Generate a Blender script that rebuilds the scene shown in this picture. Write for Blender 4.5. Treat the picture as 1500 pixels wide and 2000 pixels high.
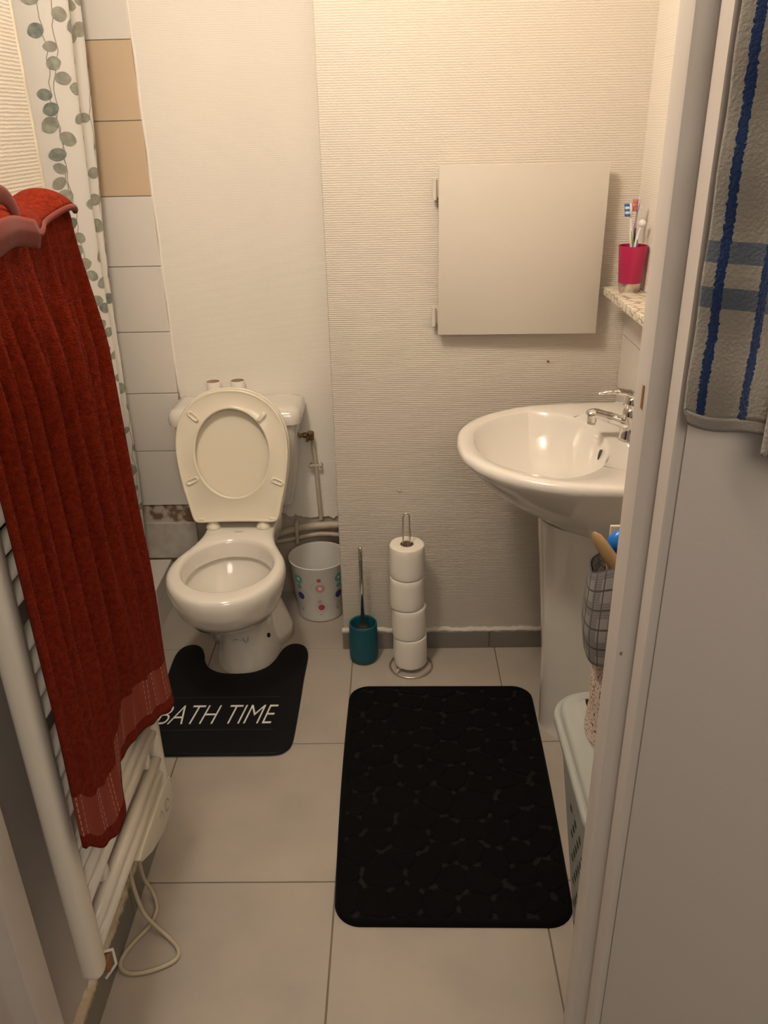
import bpy, bmesh, math, random
from mathutils import Vector, Matrix
from mathutils.geometry import tessellate_polygon
random.seed(7)
S = bpy.context.scene
C = S.collection
for o in list(bpy.data.objects): bpy.data.objects.remove(o)
PI = math.pi

# ------------------------------------------------------------------ camera
def setup_camera():
    p, y, r = (math.radians(a) for a in (25.424, 1.1339, -1.2988))
    f = Vector((-math.sin(y)*math.cos(p), math.cos(y)*math.cos(p), -math.sin(p)))
    rt = Vector((math.cos(y), math.sin(y), 0)); up = rt.cross(f)
    rt2 = rt*math.cos(r) + up*math.sin(r); up2 = -rt*math.sin(r) + up*math.cos(r)
    cam = bpy.data.cameras.new('camera'); co = bpy.data.objects.new('camera', cam); C.objects.link(co)
    m = Matrix((rt2, up2, -f)).transposed().to_4x4(); m.translation = Vector((0, 0, 1.5))
    co.matrix_world = m
    cam.sensor_fit = 'VERTICAL'; cam.sensor_height = 24.0; cam.sensor_width = 18.0
    cam.lens = 24.0*1604.33/2000; cam.clip_start = 0.02; cam.clip_end = 50
    S.camera = co
setup_camera()

# ------------------------------------------------------------------ light
W = bpy.data.worlds.new('world'); S.world = W; W.use_nodes = True
W.node_tree.nodes['Background'].inputs[0].default_value = (1.0, .90, .78, 1)
W.node_tree.nodes['Background'].inputs[1].default_value = 0.16
def area(name, loc, target, size, power, col):
    l = bpy.data.lights.new(name, 'AREA'); l.energy = power; l.color = col; l.shape = 'DISK'; l.size = size
    o = bpy.data.objects.new(name, l); C.objects.link(o); o.location = loc
    o.rotation_euler = (Vector(target)-Vector(loc)).to_track_quat('-Z', 'Y').to_euler(); return o
lamp_l = bpy.data.lights.new('bathroom_lamp_light', 'POINT'); lamp_l.energy = 34; lamp_l.color = (1.0, .885, .75); lamp_l.shadow_soft_size = .09
lamp_o = bpy.data.objects.new('bathroom_lamp_light', lamp_l); C.objects.link(lamp_o); lamp_o.location = (-.42, 1.08, 2.30)
area('hall_fill_light', (.25, -1.1, 2.2), (-.1, 2.1, .6), .9, 14, (1.0, .87, .73))  # added fill behind the camera, no real lamp; lifts the low walls and door
S.view_settings.view_transform = 'Standard'; S.view_settings.look = 'None'
S.view_settings.gamma = 1; S.view_settings.exposure = 0.10; S.view_settings.use_curve_mapping = False

# ------------------------------------------------------------------ materials
def nt(m): return m.node_tree.nodes, m.node_tree.links
def mat(name, col, rough=.5, metal=0, bump=None, var=None, coat=0, sheen=0, spec=.5, trans=0):
    """bump=(scale, strength, distance, kind) ; var=(scale, amount, colour2)"""
    m = bpy.data.materials.new(name); m.use_nodes = True; N, L = nt(m)
    b = N['Principled BSDF']; b.inputs['Base Color'].default_value = (*col, 1); b.inputs['Roughness'].default_value = rough
    b.inputs['Metallic'].default_value = metal; b.inputs['Coat Weight'].default_value = coat
    b.inputs['Coat Roughness'].default_value = .08
    b.inputs['Sheen Weight'].default_value = sheen; b.inputs['Specular IOR Level'].default_value = spec
    b.inputs['Transmission Weight'].default_value = trans
    tc = N.new('ShaderNodeTexCoord')
    if var:
        n = N.new('ShaderNodeTexNoise'); n.inputs['Scale'].default_value = var[0]; n.inputs['Detail'].default_value = 5
        L.new(tc.outputs['Object'], n.inputs['Vector'])
        r = N.new('ShaderNodeValToRGB'); r.color_ramp.elements[0].position = .5-var[3] if len(var) > 3 else .35
        r.color_ramp.elements[1].position = .5+var[3] if len(var) > 3 else .65
        c2 = tuple(a*(1-var[1])+b_*var[1] for a, b_ in zip(col, var[2]))
        r.color_ramp.elements[0].color = (*col, 1); r.color_ramp.elements[1].color = (*c2, 1)
        L.new(n.outputs['Fac'], r.inputs['Fac']); L.new(r.outputs['Color'], b.inputs['Base Color'])
    if bump:
        sc, st, di, kind = bump
        bp = N.new('ShaderNodeBump'); bp.inputs['Strength'].default_value = st; bp.inputs['Distance'].default_value = di
        if kind == 'rib':
            mp = N.new('ShaderNodeMapping'); L.new(tc.outputs['Object'], mp.inputs['Vector'])
            nz = N.new('ShaderNodeTexNoise'); nz.inputs['Scale'].default_value = 60; nz.inputs['Detail'].default_value = 3
            L.new(mp.outputs[0], nz.inputs['Vector'])
            w = N.new('ShaderNodeTexWave'); w.bands_direction = 'Z'; w.inputs['Scale'].default_value = sc
            w.inputs['Distortion'].default_value = 2.2; w.inputs['Detail'].default_value = 2; w.inputs['Detail Scale'].default_value = 3
            L.new(mp.outputs[0], w.inputs['Vector'])
            mx = N.new('ShaderNodeMath'); mx.operation = 'MULTIPLY_ADD'; mx.inputs[1].default_value = .8
            L.new(nz.outputs['Fac'], mx.inputs[0]); L.new(w.outputs['Fac'], mx.inputs[2]); L.new(mx.outputs[0], bp.inputs['Height'])
        else:
            n2 = N.new('ShaderNodeTexNoise'); n2.inputs['Scale'].default_value = sc; n2.inputs['Detail'].default_value = 4
            L.new(tc.outputs['Object'], n2.inputs['Vector']); L.new(n2.outputs['Fac'], bp.inputs['Height'])
        L.new(bp.outputs[0], b.inputs['Normal'])
    return m
M = {}
M['paper'] = mat('ribbed_wallpaper', (.66, .605, .525), .75, bump=(58, .55, .0013, 'rib'), var=(1.7, .5, (.68, .60, .525)), spec=.25)
M['paper2'] = mat('painted_wallpaper', (.86, .81, .73), .7, bump=(58, .28, .0009, 'rib'), var=(2.2, .5, (.84, .775, .69)), spec=.25)
M['paper_left'] = mat('ribbed_wallpaper_left', (.66, .605, .525), .75, bump=(58, .28, .0009, 'rib'), spec=.2)
M['paint'] = mat('off_white_paint', (.62, .57, .50), .55, bump=(90, .25, .001, 'n'), var=(3, .5, (.60, .54, .475)), spec=.35)
M['jamb'] = mat('door_frame_paint', (.56, .505, .46), .45, bump=(40, .15, .001, 'n'), var=(9, .35, (.50, .43, .37)), spec=.4)
M['leaf'] = mat('orange_peel_paint', (.48, .435, .40), .55, bump=(170, .22, .0010, 'n'), spec=.3)
M['plaster'] = mat('raw_dirty_plaster', (.60, .53, .43), .9, bump=(60, .7, .003, 'n'), var=(14, .8, (.38, .31, .23)))
M['brick'] = mat('stained_bare_wall', (.58, .51, .41), .9, bump=(45, .8, .003, 'n'), var=(22, .95, (.20, .12, .07), .05))
M['tile'] = mat('white_glazed_tile', (.765, .715, .65), .16, coat=.3)
M['tile_dirty'] = mat('stained_glazed_tile', (.62, .58, .52), .3, var=(26, .6, (.48, .41, .33), .12))
M['tile_beige'] = mat('beige_glazed_tile', (.64, .49, .335), .18, coat=.3)
M['grout'] = mat('tile_grout', (.55, .50, .43), .9)
M['floor_tile'] = mat('greige_floor_tile', (.44, .388, .328), .38, bump=(25, .08, .001, 'n'), var=(5.5, .8, (.37, .33, .285)), spec=.45)
M['floor_grout'] = mat('floor_grout', (.20, .16, .115), .9)
M['skirt'] = mat('grey_skirting_tile', (.20, .18, .155), .35, var=(9, .6, (.16, .145, .125)))
M['crumble'] = mat('crumbling_plaster_edge', (.55, .42, .27), .9, bump=(70, 1, .004, 'n'), var=(30, .8, (.70, .62, .5)))
M['ceramic'] = mat('white_ceramic', (.79, .745, .675), .12, coat=.7, var=(6, .3, (.77, .72, .64)))
M['ceramic_w'] = mat('basin_ceramic', (.80, .76, .70), .10, coat=.8)
M['seat'] = mat('cream_plastic', (.83, .755, .61), .22, coat=.25)
M['water'] = mat('toilet_water', (.50, .47, .39), .05, coat=.6)
M['dark'] = mat('dark_gap', (.02, .015, .012), .8)
M['slot'] = mat('brown_shadow_slot', (.10, .075, .055), .8)
M['grey_mark'] = mat('grey_ink', (.35, .33, .30), .6)
M['chrome'] = mat('chrome', (.78, .76, .74), .10, metal=1)
M['satin'] = mat('satin_wire', (.62, .57, .50), .32, metal=.85)
M['brass'] = mat('weathered_brass', (.30, .18, .08), .45, metal=.7, var=(60, .7, (.12, .08, .05)))
M['verdigris'] = mat('verdigris', (.14, .20, .18), .7)
M['pipe'] = mat('painted_pipe', (.60, .53, .42), .45, var=(20, .6, (.42, .35, .25)))
M['rad'] = mat('radiator_enamel', (.74, .68, .585), .28, coat=.2)
M['rad_box'] = mat('control_box_plastic', (.66, .60, .50), .4)
M['rust'] = mat('rust', (.28, .13, .05), .85)
M['cord'] = mat('cream_cord', (.52, .45, .32), .5)
M['terry'] = mat('rust_terry', (.235, .020, .004), .95, bump=(420, 1.0, .005, 'n'), sheen=.03, spec=.04, var=(130, .7, (.12, .008, .002)))
M['hem'] = mat('rust_woven_hem', (.14, .014, .005), .85, sheen=.05, bump=(300, .3, .001, 'n'))
M['tag'] = mat('white_tag', (.75, .72, .68), .7)
M['black_mat'] = mat('black_mat_pile', (.0020, .0020, .0020), .9, sheen=.02, spec=.12, bump=(300, .3, .001, 'n'))
M['mat_gap'] = mat('charcoal_mat_gap', (.0095, .009, .008), .85, spec=.2)
M['black_soft'] = mat('black_plush', (.0028, .003, .0038), .6, sheen=.03, spec=.22)
M['mat_under'] = mat('grey_mat_backing', (.16, .16, .155), .7)
M['white_ink'] = mat('white_print', (.80, .77, .74), .7)
M['line_ink'] = mat('grey_seam', (.035, .035, .036), .6)
M['teal'] = mat('teal_rubber', (.003, .082, .110), .55)
M['tissue'] = mat('toilet_tissue', (.82, .77, .68), .95, bump=(45, .35, .003, 'n'))
M['card'] = mat('cardboard_core', (.35, .25, .16), .9)
M['bin'] = mat('white_bin_plastic', (.70, .675, .63), .35)
M['b_teal'] = mat('print_teal', (.12, .33, .30), .5); M['b_blue'] = mat('print_blue', (.045, .045, .20), .5)
M['b_red'] = mat('print_red', (.45, .06, .075), .5); M['b_pink'] = mat('print_pink', (.58, .26, .25), .5)
M['b_grey'] = mat('print_grey', (.40, .37, .37), .5); M['b_white'] = mat('print_white', (.74, .72, .68), .5)
M['basket'] = mat('grey_green_plastic', (.36, .375, .345), .45)
M['basket_in'] = mat('basket_dark_inside', (.035, .035, .03), .8)
M['wood'] = mat('brush_wood', (.36, .235, .105), .5, var=(40, .4, (.30, .18, .07)))
M['blue'] = mat('blue_plastic', (.01, .16, .62), .3)
M['beige_box'] = mat('beige_card', (.60, .50, .35), .7)
M['pink'] = mat('raspberry_rubber', (.46, .014, .085), .45)
M['steel'] = mat('brushed_steel', (.60, .55, .50), .28, metal=1)
M['w_plastic'] = mat('white_toothbrush_plastic', (.80, .78, .78), .3); M['lilac'] = mat('lilac_plastic', (.55, .42, .58), .35)
M['violet'] = mat('violet_rubber', (.17, .06, .26), .5); M['green'] = mat('green_rubber', (.20, .36, .05), .5)
M['b_coral'] = mat('coral_bristle', (.68, .25, .22), .7); M['navy'] = mat('dark_rubber', (.05, .04, .07), .6)
M['curtain'] = mat('white_curtain_fabric', (.74, .71, .67), .5, sheen=.2, bump=(35, .12, .003, 'n'))
M['lf1'] = mat('leaf_grey_green', (.22, .235, .195), .6, var=(60, .9, (.40, .40, .33)))
M['lf2'] = mat('leaf_sage', (.36, .345, .285), .6, var=(60, .8, (.23, .235, .2)))
M['lf3'] = mat('leaf_dark', (.13, .155, .15), .6, var=(70, .8, (.30, .33, .27)))
M['stem'] = mat('leaf_stem', (.26, .23, .19), .6)

def terry_blue():
    m = bpy.data.materials.new('striped_terry'); m.use_nodes = True; N, L = nt(m); b = N['Principled BSDF']
    b.inputs['Roughness'].default_value = .95; b.inputs['Sheen Weight'].default_value = .4; b.inputs['Specular IOR Level'].default_value = .1
    uv = N.new('ShaderNodeUVMap'); uv.uv_map = 'UVMap'
    n = N.new('ShaderNodeTexNoise'); n.inputs['Scale'].default_value = 900; n.inputs['Detail'].default_value = 3
    tc = N.new('ShaderNodeTexCoord'); mp = N.new('ShaderNodeMapping'); mp.inputs['Scale'].default_value = (1, 1, .3)
    L.new(tc.outputs['Object'], mp.inputs['Vector']); n2 = N.new('ShaderNodeTexNoise'); n2.inputs['Scale'].default_value = 330; n2.inputs['Detail'].default_value = 3
    L.new(tc.outputs['Object'], n2.inputs['Vector'])
    sep = N.new('ShaderNodeSeparateXYZ'); L.new(uv.outputs[0], sep.inputs[0])
    # wobble of the stripe edges
    wob = N.new('ShaderNodeMath'); wob.operation = 'MULTIPLY_ADD'; wob.inputs[1].default_value = .006; L.new(n2.outputs['Fac'], wob.inputs[0]); 
    L.new(sep.outputs['X'], wob.inputs[2])
    def band(src, lo, hi):
        a = N.new('ShaderNodeMath'); a.operation = 'GREATER_THAN'; a.inputs[1].default_value = lo; L.new(src, a.inputs[0])
        c = N.new('ShaderNodeMath'); c.operation = 'LESS_THAN'; c.inputs[1].default_value = hi; L.new(src, c.inputs[0])
        d = N.new('ShaderNodeMath'); d.operation = 'MULTIPLY'; L.new(a.outputs[0], d.inputs[0]); L.new(c.outputs[0], d.inputs[1]); return d.outputs[0]
    def add(*xs):
        o = xs[0]
        for x in xs[1:]:
            a = N.new('ShaderNodeMath'); a.operation = 'MAXIMUM'; L.new(o, a.inputs[0]); L.new(x, a.inputs[1]); o = a.outputs[0]
        return o
    st = add(band(wob.outputs[0], .0185, .0265), band(wob.outputs[0], .0560, .0640), band(wob.outputs[0], .0935, .1015), band(wob.outputs[0], .131, .139))
    bd = add(band(sep.outputs['Y'], 1.384, 1.402), band(sep.outputs['Y'], 1.346, 1.364))
    def mix(f, c1, c2):
        x = N.new('ShaderNodeMix'); x.data_type = 'RGBA'; L.new(f, x.inputs[0])
        for c, i in ((c1, 6), (c2, 7)):
            if isinstance(c, tuple): x.inputs[i].default_value = (*c, 1)
            else: L.new(c, x.inputs[i])
        return x.outputs[2]
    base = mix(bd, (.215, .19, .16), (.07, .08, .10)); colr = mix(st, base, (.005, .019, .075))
    L.new(colr, b.inputs['Base Color'])
    bp = N.new('ShaderNodeBump'); bp.inputs['Strength'].default_value = .55; bp.inputs['Distance'].default_value = .002
    L.new(n2.outputs['Fac'], bp.inputs['Height']); L.new(bp.outputs[0], b.inputs['Normal']); return m
M['stripes'] = terry_blue()

def plaid():
    m = bpy.data.materials.new('grey_plaid_cloth'); m.use_nodes = True; N, L = nt(m); b = N['Principled BSDF']; b.inputs['Roughness'].default_value = .9
    uv = N.new('ShaderNodeUVMap'); uv.uv_map = 'UVMap'; sep = N.new('ShaderNodeSeparateXYZ'); L.new(uv.outputs[0], sep.inputs[0])
    def lines(src, per, duty, off=0):
        a = N.new('ShaderNodeMath'); a.operation = 'ADD'; a.inputs[1].default_value = off+10*per; L.new(src, a.inputs[0])
        m1 = N.new('ShaderNodeMath'); m1.operation = 'MODULO'; m1.inputs[1].default_value = per; L.new(a.outputs[0], m1.inputs[0])
        l = N.new('ShaderNodeMath'); l.operation = 'LESS_THAN'; l.inputs[1].default_value = duty*per; L.new(m1.outputs[0], l.inputs[0]); return l.outputs[0]
    def comb(op, x, y):
        a = N.new('ShaderNodeMath'); a.operation = op; L.new(x, a.inputs[0])
        if isinstance(y, float): a.inputs[1].default_value = y
        else: L.new(y, a.inputs[1])
        return a.outputs[0]
    big = comb('MAXIMUM', lines(sep.outputs['X'], .024, .12), lines(sep.outputs['Y'], .030, .10))
    fine = comb('MULTIPLY', comb('MAXIMUM', lines(sep.outputs['X'], .0028, .5), lines(sep.outputs['Y'], .0040, .4)), comb('MAXIMUM', lines(sep.outputs['X'], .048, .5, .005), lines(sep.outputs['Y'], .06, .4, .01)))
    f = comb('MAXIMUM', comb('MULTIPLY', fine, .45), comb('MULTIPLY', big, .8))
    x = N.new('ShaderNodeMix'); x.data_type = 'RGBA'; L.new(f, x.inputs[0]); x.inputs[6].default_value = (.26, .245, .235, 1); x.inputs[7].default_value = (.02, .018, .022, 1)
    L.new(x.outputs[2], b.inputs['Base Color']); return m
M['plaid'] = plaid()

def spotted(name, c1, c2, scale, thr, stretch=(1, 1, 1)):
    m = bpy.data.materials.new(name); m.use_nodes = True; N, L = nt(m); b = N['Principled BSDF']; b.inputs['Roughness'].default_value = .85
    tc = N.new('ShaderNodeTexCoord'); mp = N.new('ShaderNodeMapping'); mp.inputs['Scale'].default_value = stretch
    L.new(tc.outputs['Object'], mp.inputs['Vector']); n = N.new('ShaderNodeTexNoise'); n.inputs['Scale'].default_value = scale; n.inputs['Detail'].default_value = 1
    L.new(mp.outputs[0], n.inputs['Vector']); r = N.new('ShaderNodeValToRGB'); r.color_ramp.elements[0].position = thr; r.color_ramp.elements[1].position = thr+.03
    r.color_ramp.elements[0].color = (*c1, 1); r.color_ramp.elements[1].color = (*c2, 1); L.new(n.outputs['Fac'], r.inputs['Fac']); L.new(r.outputs[0], b.inputs['Base Color']); return m
M['woven'] = spotted('cream_speckled_cloth', (.62, .50, .42), (.08, .05, .04), 330, .585, (1, 1, .6))
M['laundry'] = spotted('pale_striped_laundry', (.60, .58, .56), (.40, .38, .38), 60, .5, (1, 4, 1))

def shelf_mat():
    m = bpy.data.materials.new('crackle_print_shelf'); m.use_nodes = True; N, L = nt(m); b = N['Principled BSDF']; b.inputs['Roughness'].default_value = .4
    tc = N.new('ShaderNodeTexCoord'); mp = N.new('ShaderNodeMapping'); mp.inputs['Scale'].default_value = (1.0, 1.6, 2.0); L.new(tc.outputs['Object'], mp.inputs['Vector'])
    v = N.new('ShaderNodeTexVoronoi'); v.feature = 'DISTANCE_TO_EDGE'; v.inputs['Scale'].default_value = 24; L.new(mp.outputs[0], v.inputs['Vector'])
    r = N.new('ShaderNodeValToRGB'); r.color_ramp.elements[0].position = .045; r.color_ramp.elements[1].position = .06
    r.color_ramp.elements[0].color = (.38, .30, .20, 1); r.color_ramp.elements[1].color = (.80, .74, .63, 1); L.new(v.outputs[0], r.inputs['Fac']); L.new(r.outputs[0], b.inputs['Base Color']); return m
M['shelf'] = shelf_mat()

def towel_band_mat():
    """woven band: brick red with pale dashed thread lines"""
    m = bpy.data.materials.new('towel_woven_band'); m.use_nodes = True; N, L = nt(m); b = N['Principled BSDF']; b.inputs['Roughness'].default_value = .85
    uv = N.new('ShaderNodeUVMap'); uv.uv_map = 'UVMap'; sep = N.new('ShaderNodeSeparateXYZ'); L.new(uv.outputs[0], sep.inputs[0])
    def lines(src, per, duty, off=0):
        a = N.new('ShaderNodeMath'); a.operation = 'ADD'; a.inputs[1].default_value = off+10*per; L.new(src, a.inputs[0])
        m1 = N.new('ShaderNodeMath'); m1.operation = 'MODULO'; m1.inputs[1].default_value = per; L.new(a.outputs[0], m1.inputs[0])
        l = N.new('ShaderNodeMath'); l.operation = 'LESS_THAN'; l.inputs[1].default_value = duty*per; L.new(m1.outputs[0], l.inputs[0]); return l.outputs[0]
    def comb(op, x, y):
        a = N.new('ShaderNodeMath'); a.operation = op; L.new(x, a.inputs[0]); L.new(y, a.inputs[1]); return a.outputs[0]
    vert = comb('MAXIMUM', lines(sep.outputs['X'], .052, .028), lines(sep.outputs['X'], .052, .028, -.010))
    dash = comb('MULTIPLY', vert, lines(sep.outputs['Y'], .013, .72))
    x = N.new('ShaderNodeMix'); x.data_type = 'RGBA'; L.new(dash, x.inputs[0]); x.inputs[6].default_value = (.23, .030, .013, 1); x.inputs[7].default_value = (.55, .30, .20, 1)
    L.new(x.outputs[2], b.inputs['Base Color']); return m
M['band'] = towel_band_mat()

# ------------------------------------------------------------------ helpers
def link(name, me, m=None, parent=None, smooth=True, loc=None):
    o = bpy.data.objects.new(name, me); C.objects.link(o)
    if m is not None:
        for x in (m if isinstance(m, (list, tuple)) else [m]): me.materials.append(x)
    if parent is not None: o.parent = parent
    if smooth:
        for p in me.polygons: p.use_smooth = True
    if loc: o.location = loc
    return o
def from_bm(name, bm, m=None, parent=None, smooth=True, fix=True):
    if fix: bmesh.ops.recalc_face_normals(bm, faces=bm.faces)
    me = bpy.data.meshes.new(name); bm.to_mesh(me); bm.free()
    return link(name, me, m, parent, smooth)
def autosmooth(o, ang=35):
    me = o.data
    bm = bmesh.new(); bm.from_mesh(me)
    for e in bm.edges:
        if len(e.link_faces) == 2 and e.calc_face_angle(0) > math.radians(ang): e.smooth = False
    bm.to_mesh(me); bm.free()
    return o
def thing(name, label, cat, loc=(0, 0, 0), group=None):
    o = bpy.data.objects.new(name, None); C.objects.link(o); o.location = loc; o.empty_display_size = .05
    tag(o, label, cat, group); return o
def tag(o, label=None, cat=None, group=None, kind=None):
    if label: o['label'] = label
    if cat: o['category'] = cat
    if group: o['group'] = group
    if kind: o['kind'] = kind
    return o
def rel(o, root):
    """child built in world coordinates: put it under an unrotated root at its base"""
    o.parent = root; o.location = Vector(o.location) - Vector(root.location); return o
def add_box(bm, x0, x1, y0, y1, z0, z1, bev=0, seg=2, mi=0):
    vs = [bm.verts.new((x, y, z)) for x in (x0, x1) for y in (y0, y1) for z in (z0, z1)]
    F = [(0, 1, 3, 2), (4, 6, 7, 5), (0, 4, 5, 1), (2, 3, 7, 6), (0, 2, 6, 4), (1, 5, 7, 3)]
    fs = [bm.faces.new([vs[i] for i in f]) for f in F]
    for f in fs: f.material_index = mi
    if bev:
        es = list({e for f in fs for e in f.edges})
        r = bmesh.ops.bevel(bm, geom=es, offset=bev, segments=seg, affect='EDGES', profile=.5)
        for f in r['faces']: f.material_index = mi
def box(name, x0, x1, y0, y1, z0, z1, m, bev=0, parent=None, seg=2):
    bm = bmesh.new(); add_box(bm, x0, x1, y0, y1, z0, z1, bev, seg)
    o = from_bm(name, bm, m, parent, smooth=bev > 0)
    if bev: autosmooth(o, 50)
    return o
def add_loft(bm, rings, close=True, cap0=False, cap1=False, mi=0):
    R = [[bm.verts.new(p) for p in r] for r in rings]; n = len(R[0])
    for a, b in zip(R[:-1], R[1:]):
        for i in range(n if close else n-1):
            j = (i+1) % n
            f = bm.faces.new((a[i], a[j], b[j], b[i])); f.material_index = mi
    if cap0: bm.faces.new(list(reversed(R[0]))).material_index = mi
    if cap1: bm.faces.new(R[-1]).material_index = mi
    return R
def circ(cx, cy, z, r, n=48): return [(cx+r*math.cos(2*PI*i/n), cy+r*math.sin(2*PI*i/n), z) for i in range(n)]
def lathe(bm, cx, cy, prof, n=48, cap0=True, cap1=False, mi=0):
    return add_loft(bm, [circ(cx, cy, z, max(r, 1e-4), n) for r, z in prof], True, cap0, cap1, mi)
def catmull(P, n=8, closed=False):
    P = [Vector(p) for p in P]; out = []; N_ = len(P); rng = N_ if closed else N_-1
    for i in range(rng):
        if closed: a, b, c, d = P[(i-1) % N_], P[i], P[(i+1) % N_], P[(i+2) % N_]
        else: a, b, c, d = P[max(i-1, 0)], P[i], P[i+1], P[min(i+2, N_-1)]
        for k in range(n):
            t = k/n
            out.append(.5*((2*b)+(c-a)*t+(2*a-5*b+4*c-d)*t*t+(3*b-a-3*c+d)*t**3))
    if not closed: out.append(P[-1])
    return out
def add_tube(bm, pts, r, n=12, closed=False, caps=True, mi=0, sx=1.0):
    pts = [Vector(p) for p in pts]; N_ = len(pts); rings = []; up = None
    for i, p in enumerate(pts):
        if closed: t = pts[(i+1) % N_]-pts[(i-1) % N_]
        else: t = pts[min(i+1, N_-1)]-pts[max(i-1, 0)]
        t.normalize()
        if up is None:
            up = Vector((0, 0, 1)) if abs(t.z) < .9 else Vector((0, 1, 0))
        s = t.cross(up); s.normalize(); up = s.cross(t); up.normalize()
        rr = r[i] if isinstance(r, (list, tuple)) else r
        rings.append([p+s*rr*sx*math.cos(2*PI*k/n)+up*rr*math.sin(2*PI*k/n) for k in range(n)])
    if closed: rings.append(rings[0])
    add_loft(bm, rings, True, caps and not closed, caps and not closed, mi)
    if closed: bmesh.ops.remove_doubles(bm, verts=bm.verts, dist=1e-6)
def tube(name, pts, r, m, parent=None, n=12, closed=False, sx=1.0):
    bm = bmesh.new(); add_tube(bm, pts, r, n, closed, sx=sx); return autosmooth(from_bm(name, bm, m, parent), 60)
def prism(bm, poly, z0, z1, bev=0, mi=0, seg=3):
    """vertical prism over polygon in xy"""
    a = [bm.verts.new((x, y, z0)) for x, y in poly]; b = [bm.verts.new((x, y, z1)) for x, y in poly]
    n = len(poly); fs = []
    for i in range(n): fs.append(bm.faces.new((a[i], a[(i+1) % n], b[(i+1) % n], b[i])))
    f0 = bm.faces.new(list(reversed(a))); f1 = bm.faces.new(b)
    for f in fs+[f0, f1]: f.material_index = mi
    if bev: bmesh.ops.bevel(bm, geom=list(f1.edges), offset=bev, segments=seg, affect='EDGES', profile=.5)
def grid(name, fn, nu, nv, m, parent=None, uvf=None, thick=0, subsurf=0, matf=None, closed=False):
    """fn(i/nu, j/nv)->point"""
    bm = bmesh.new(); V = [[bm.verts.new(fn(i/nu, j/nv)) for j in range(nv+1)] for i in range(nu+1)]
    uvl = bm.loops.layers.uv.new('UVMap')
    for i in range(nu):
        for j in range(nv):
            f = bm.faces.new((V[i][j], V[i+1][j], V[i+1][j+1], V[i][j+1]))
            for l, (a, b) in zip(f.loops, ((i, j), (i+1, j), (i+1, j+1), (i, j+1))):
                u = (a/nu, b/nv); l[uvl].uv = uvf(*u) if uvf else u
            if matf: f.material_index = matf((i+.5)/nu, (j+.5)/nv)
    me = bpy.data.meshes.new(name); bm.to_mesh(me); bm.free()
    o = link(name, me, m, parent)
    if thick:
        md = o.modifiers.new('solid', 'SOLIDIFY'); md.thickness = thick; md.offset = 0
    return o
def struct(o): o['kind'] = 'structure'; return o

# ------------------------------------------------------------------ key dimensions
XL, XR, YB, YA, XC = -.577, .602, 2.162, 2.505, -.178      # left wall, right wall, main back wall, alcove wall, corner
GX, GY, T = -.1487, 1.2749, .4435                            # floor joint grid
YW = 1.45                                                    # end of the left partition
H = 2.5

# ------------------------------------------------------------------ structure
def build_floor():
    bm = bmesh.new(); g = .0016
    add_box(bm, -1.75, 1.4, -1.2, 2.7, -.05, -.0025, mi=1)
    for i in range(-4, 4):
        for j in range(-6, 4):
            x0, y0 = GX+i*T, GY+j*T
            x1 = min(x0+T, 1.4); y1 = min(y0+T, 2.7)
            if x1 <= x0 or y1 <= y0: continue
            add_box(bm, x0+g, x1-g, y0+g, y1-g, -.02, 0, bev=.0009, seg=1)
    o = from_bm('floor', bm, [M['floor_tile'], M['floor_grout']], smooth=False); struct(o)
build_floor()
struct(box('ceiling', -1.75, 1.4, -1.2, 2.7, H, H+.05, M['paint']))
# main back wall (projecting block) and alcove wall
struct(box('wall_back', XC, 1.4, YB, 2.7, 0, H, M['paper'], bev=.003))
def alcove():
    bm = bmesh.new()
    add_box(bm, -1.75, XC, YA+.004, 2.7, 0, H, mi=0)
    # papered upper part with a ragged lower edge
    n = 60; x0, x1 = -.689, XC; lo = []
    rnd = random.Random(3)
    for i in range(n+1):
        t = i/n; x = x0+(x1-x0)*t
        base = .36-.02*t if x < -.60 else .300-.008*math.sin(t*9)
        lo.append((x, base+rnd.uniform(-.007, .007)))
    F = [bm.verts.new((x, YA-.004, z)) for x, z in lo]; G = [bm.verts.new((x, YA+.004, z)) for x, z in lo]
    Ft = [bm.verts.new((x, YA-.004, H)) for x, _ in lo]
    for i in range(n):
        f = bm.faces.new((F[i], F[i+1], Ft[i+1], Ft[i])); f.material_index = 1
        f = bm.faces.new((G[i], G[i+1], F[i+1], F[i])); f.material_index = 1
    v = [bm.verts.new((x0, YA+.004, lo[0][1])), bm.verts.new((x0, YA+.004, H))]
    f = bm.faces.new((F[0], Ft[0], v[1], v[0])); f.material_index = 1
    # painted ledge lump under the pipes
    struct(from_bm('wall_alcove', bm, [M['plaster'], M['paper2']], smooth=False, fix=False))
alcove()
# white joint bead along the paper edge
bm = bmesh.new()
add_tube(bm, [(-.690+.0015*math.sin(k*1.7), YA-.002, .72+k*.06) for k in range(31)], .0042, 8)
struct(from_bm('trim_1', bm, M['paper2']))

def tile_panel():
    bm = bmesh.new(); add_box(bm, -1.6, -.692, YA-.002, YA+.004, .35, H, mi=2)
    zs = [.349+.1945*k for k in range(12)]
    for k, z in enumerate(zs):
        if z > H: break
        mi = 1 if k in (5, 6) else 0
        for c in range(5):
            x1 = -.692-.1945*c
            add_box(bm, x1-.1945+.0012, x1-.0012, YA-.007, YA, z+.0012, min(z+.1945-.0012, H), bev=.0012, seg=2, mi=mi)
    # exposed course and bottom stained tile
    for c in range(5):
        x1 = -.686-.1945*c
        add_box(bm, x1-.1945+.0015, x1-.002, YA-.012, YA, .150, .284, bev=.002, mi=3)
    add_box(bm, -1.6, -.695, YA-.001, YA+.002, .283, .349, mi=4)
    o = from_bm('trim_2', bm, [M['tile'], M['tile_beige'], M['grout'], M['tile_dirty'], M['brick']], smooth=False); struct(o)
tile_panel()
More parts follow.
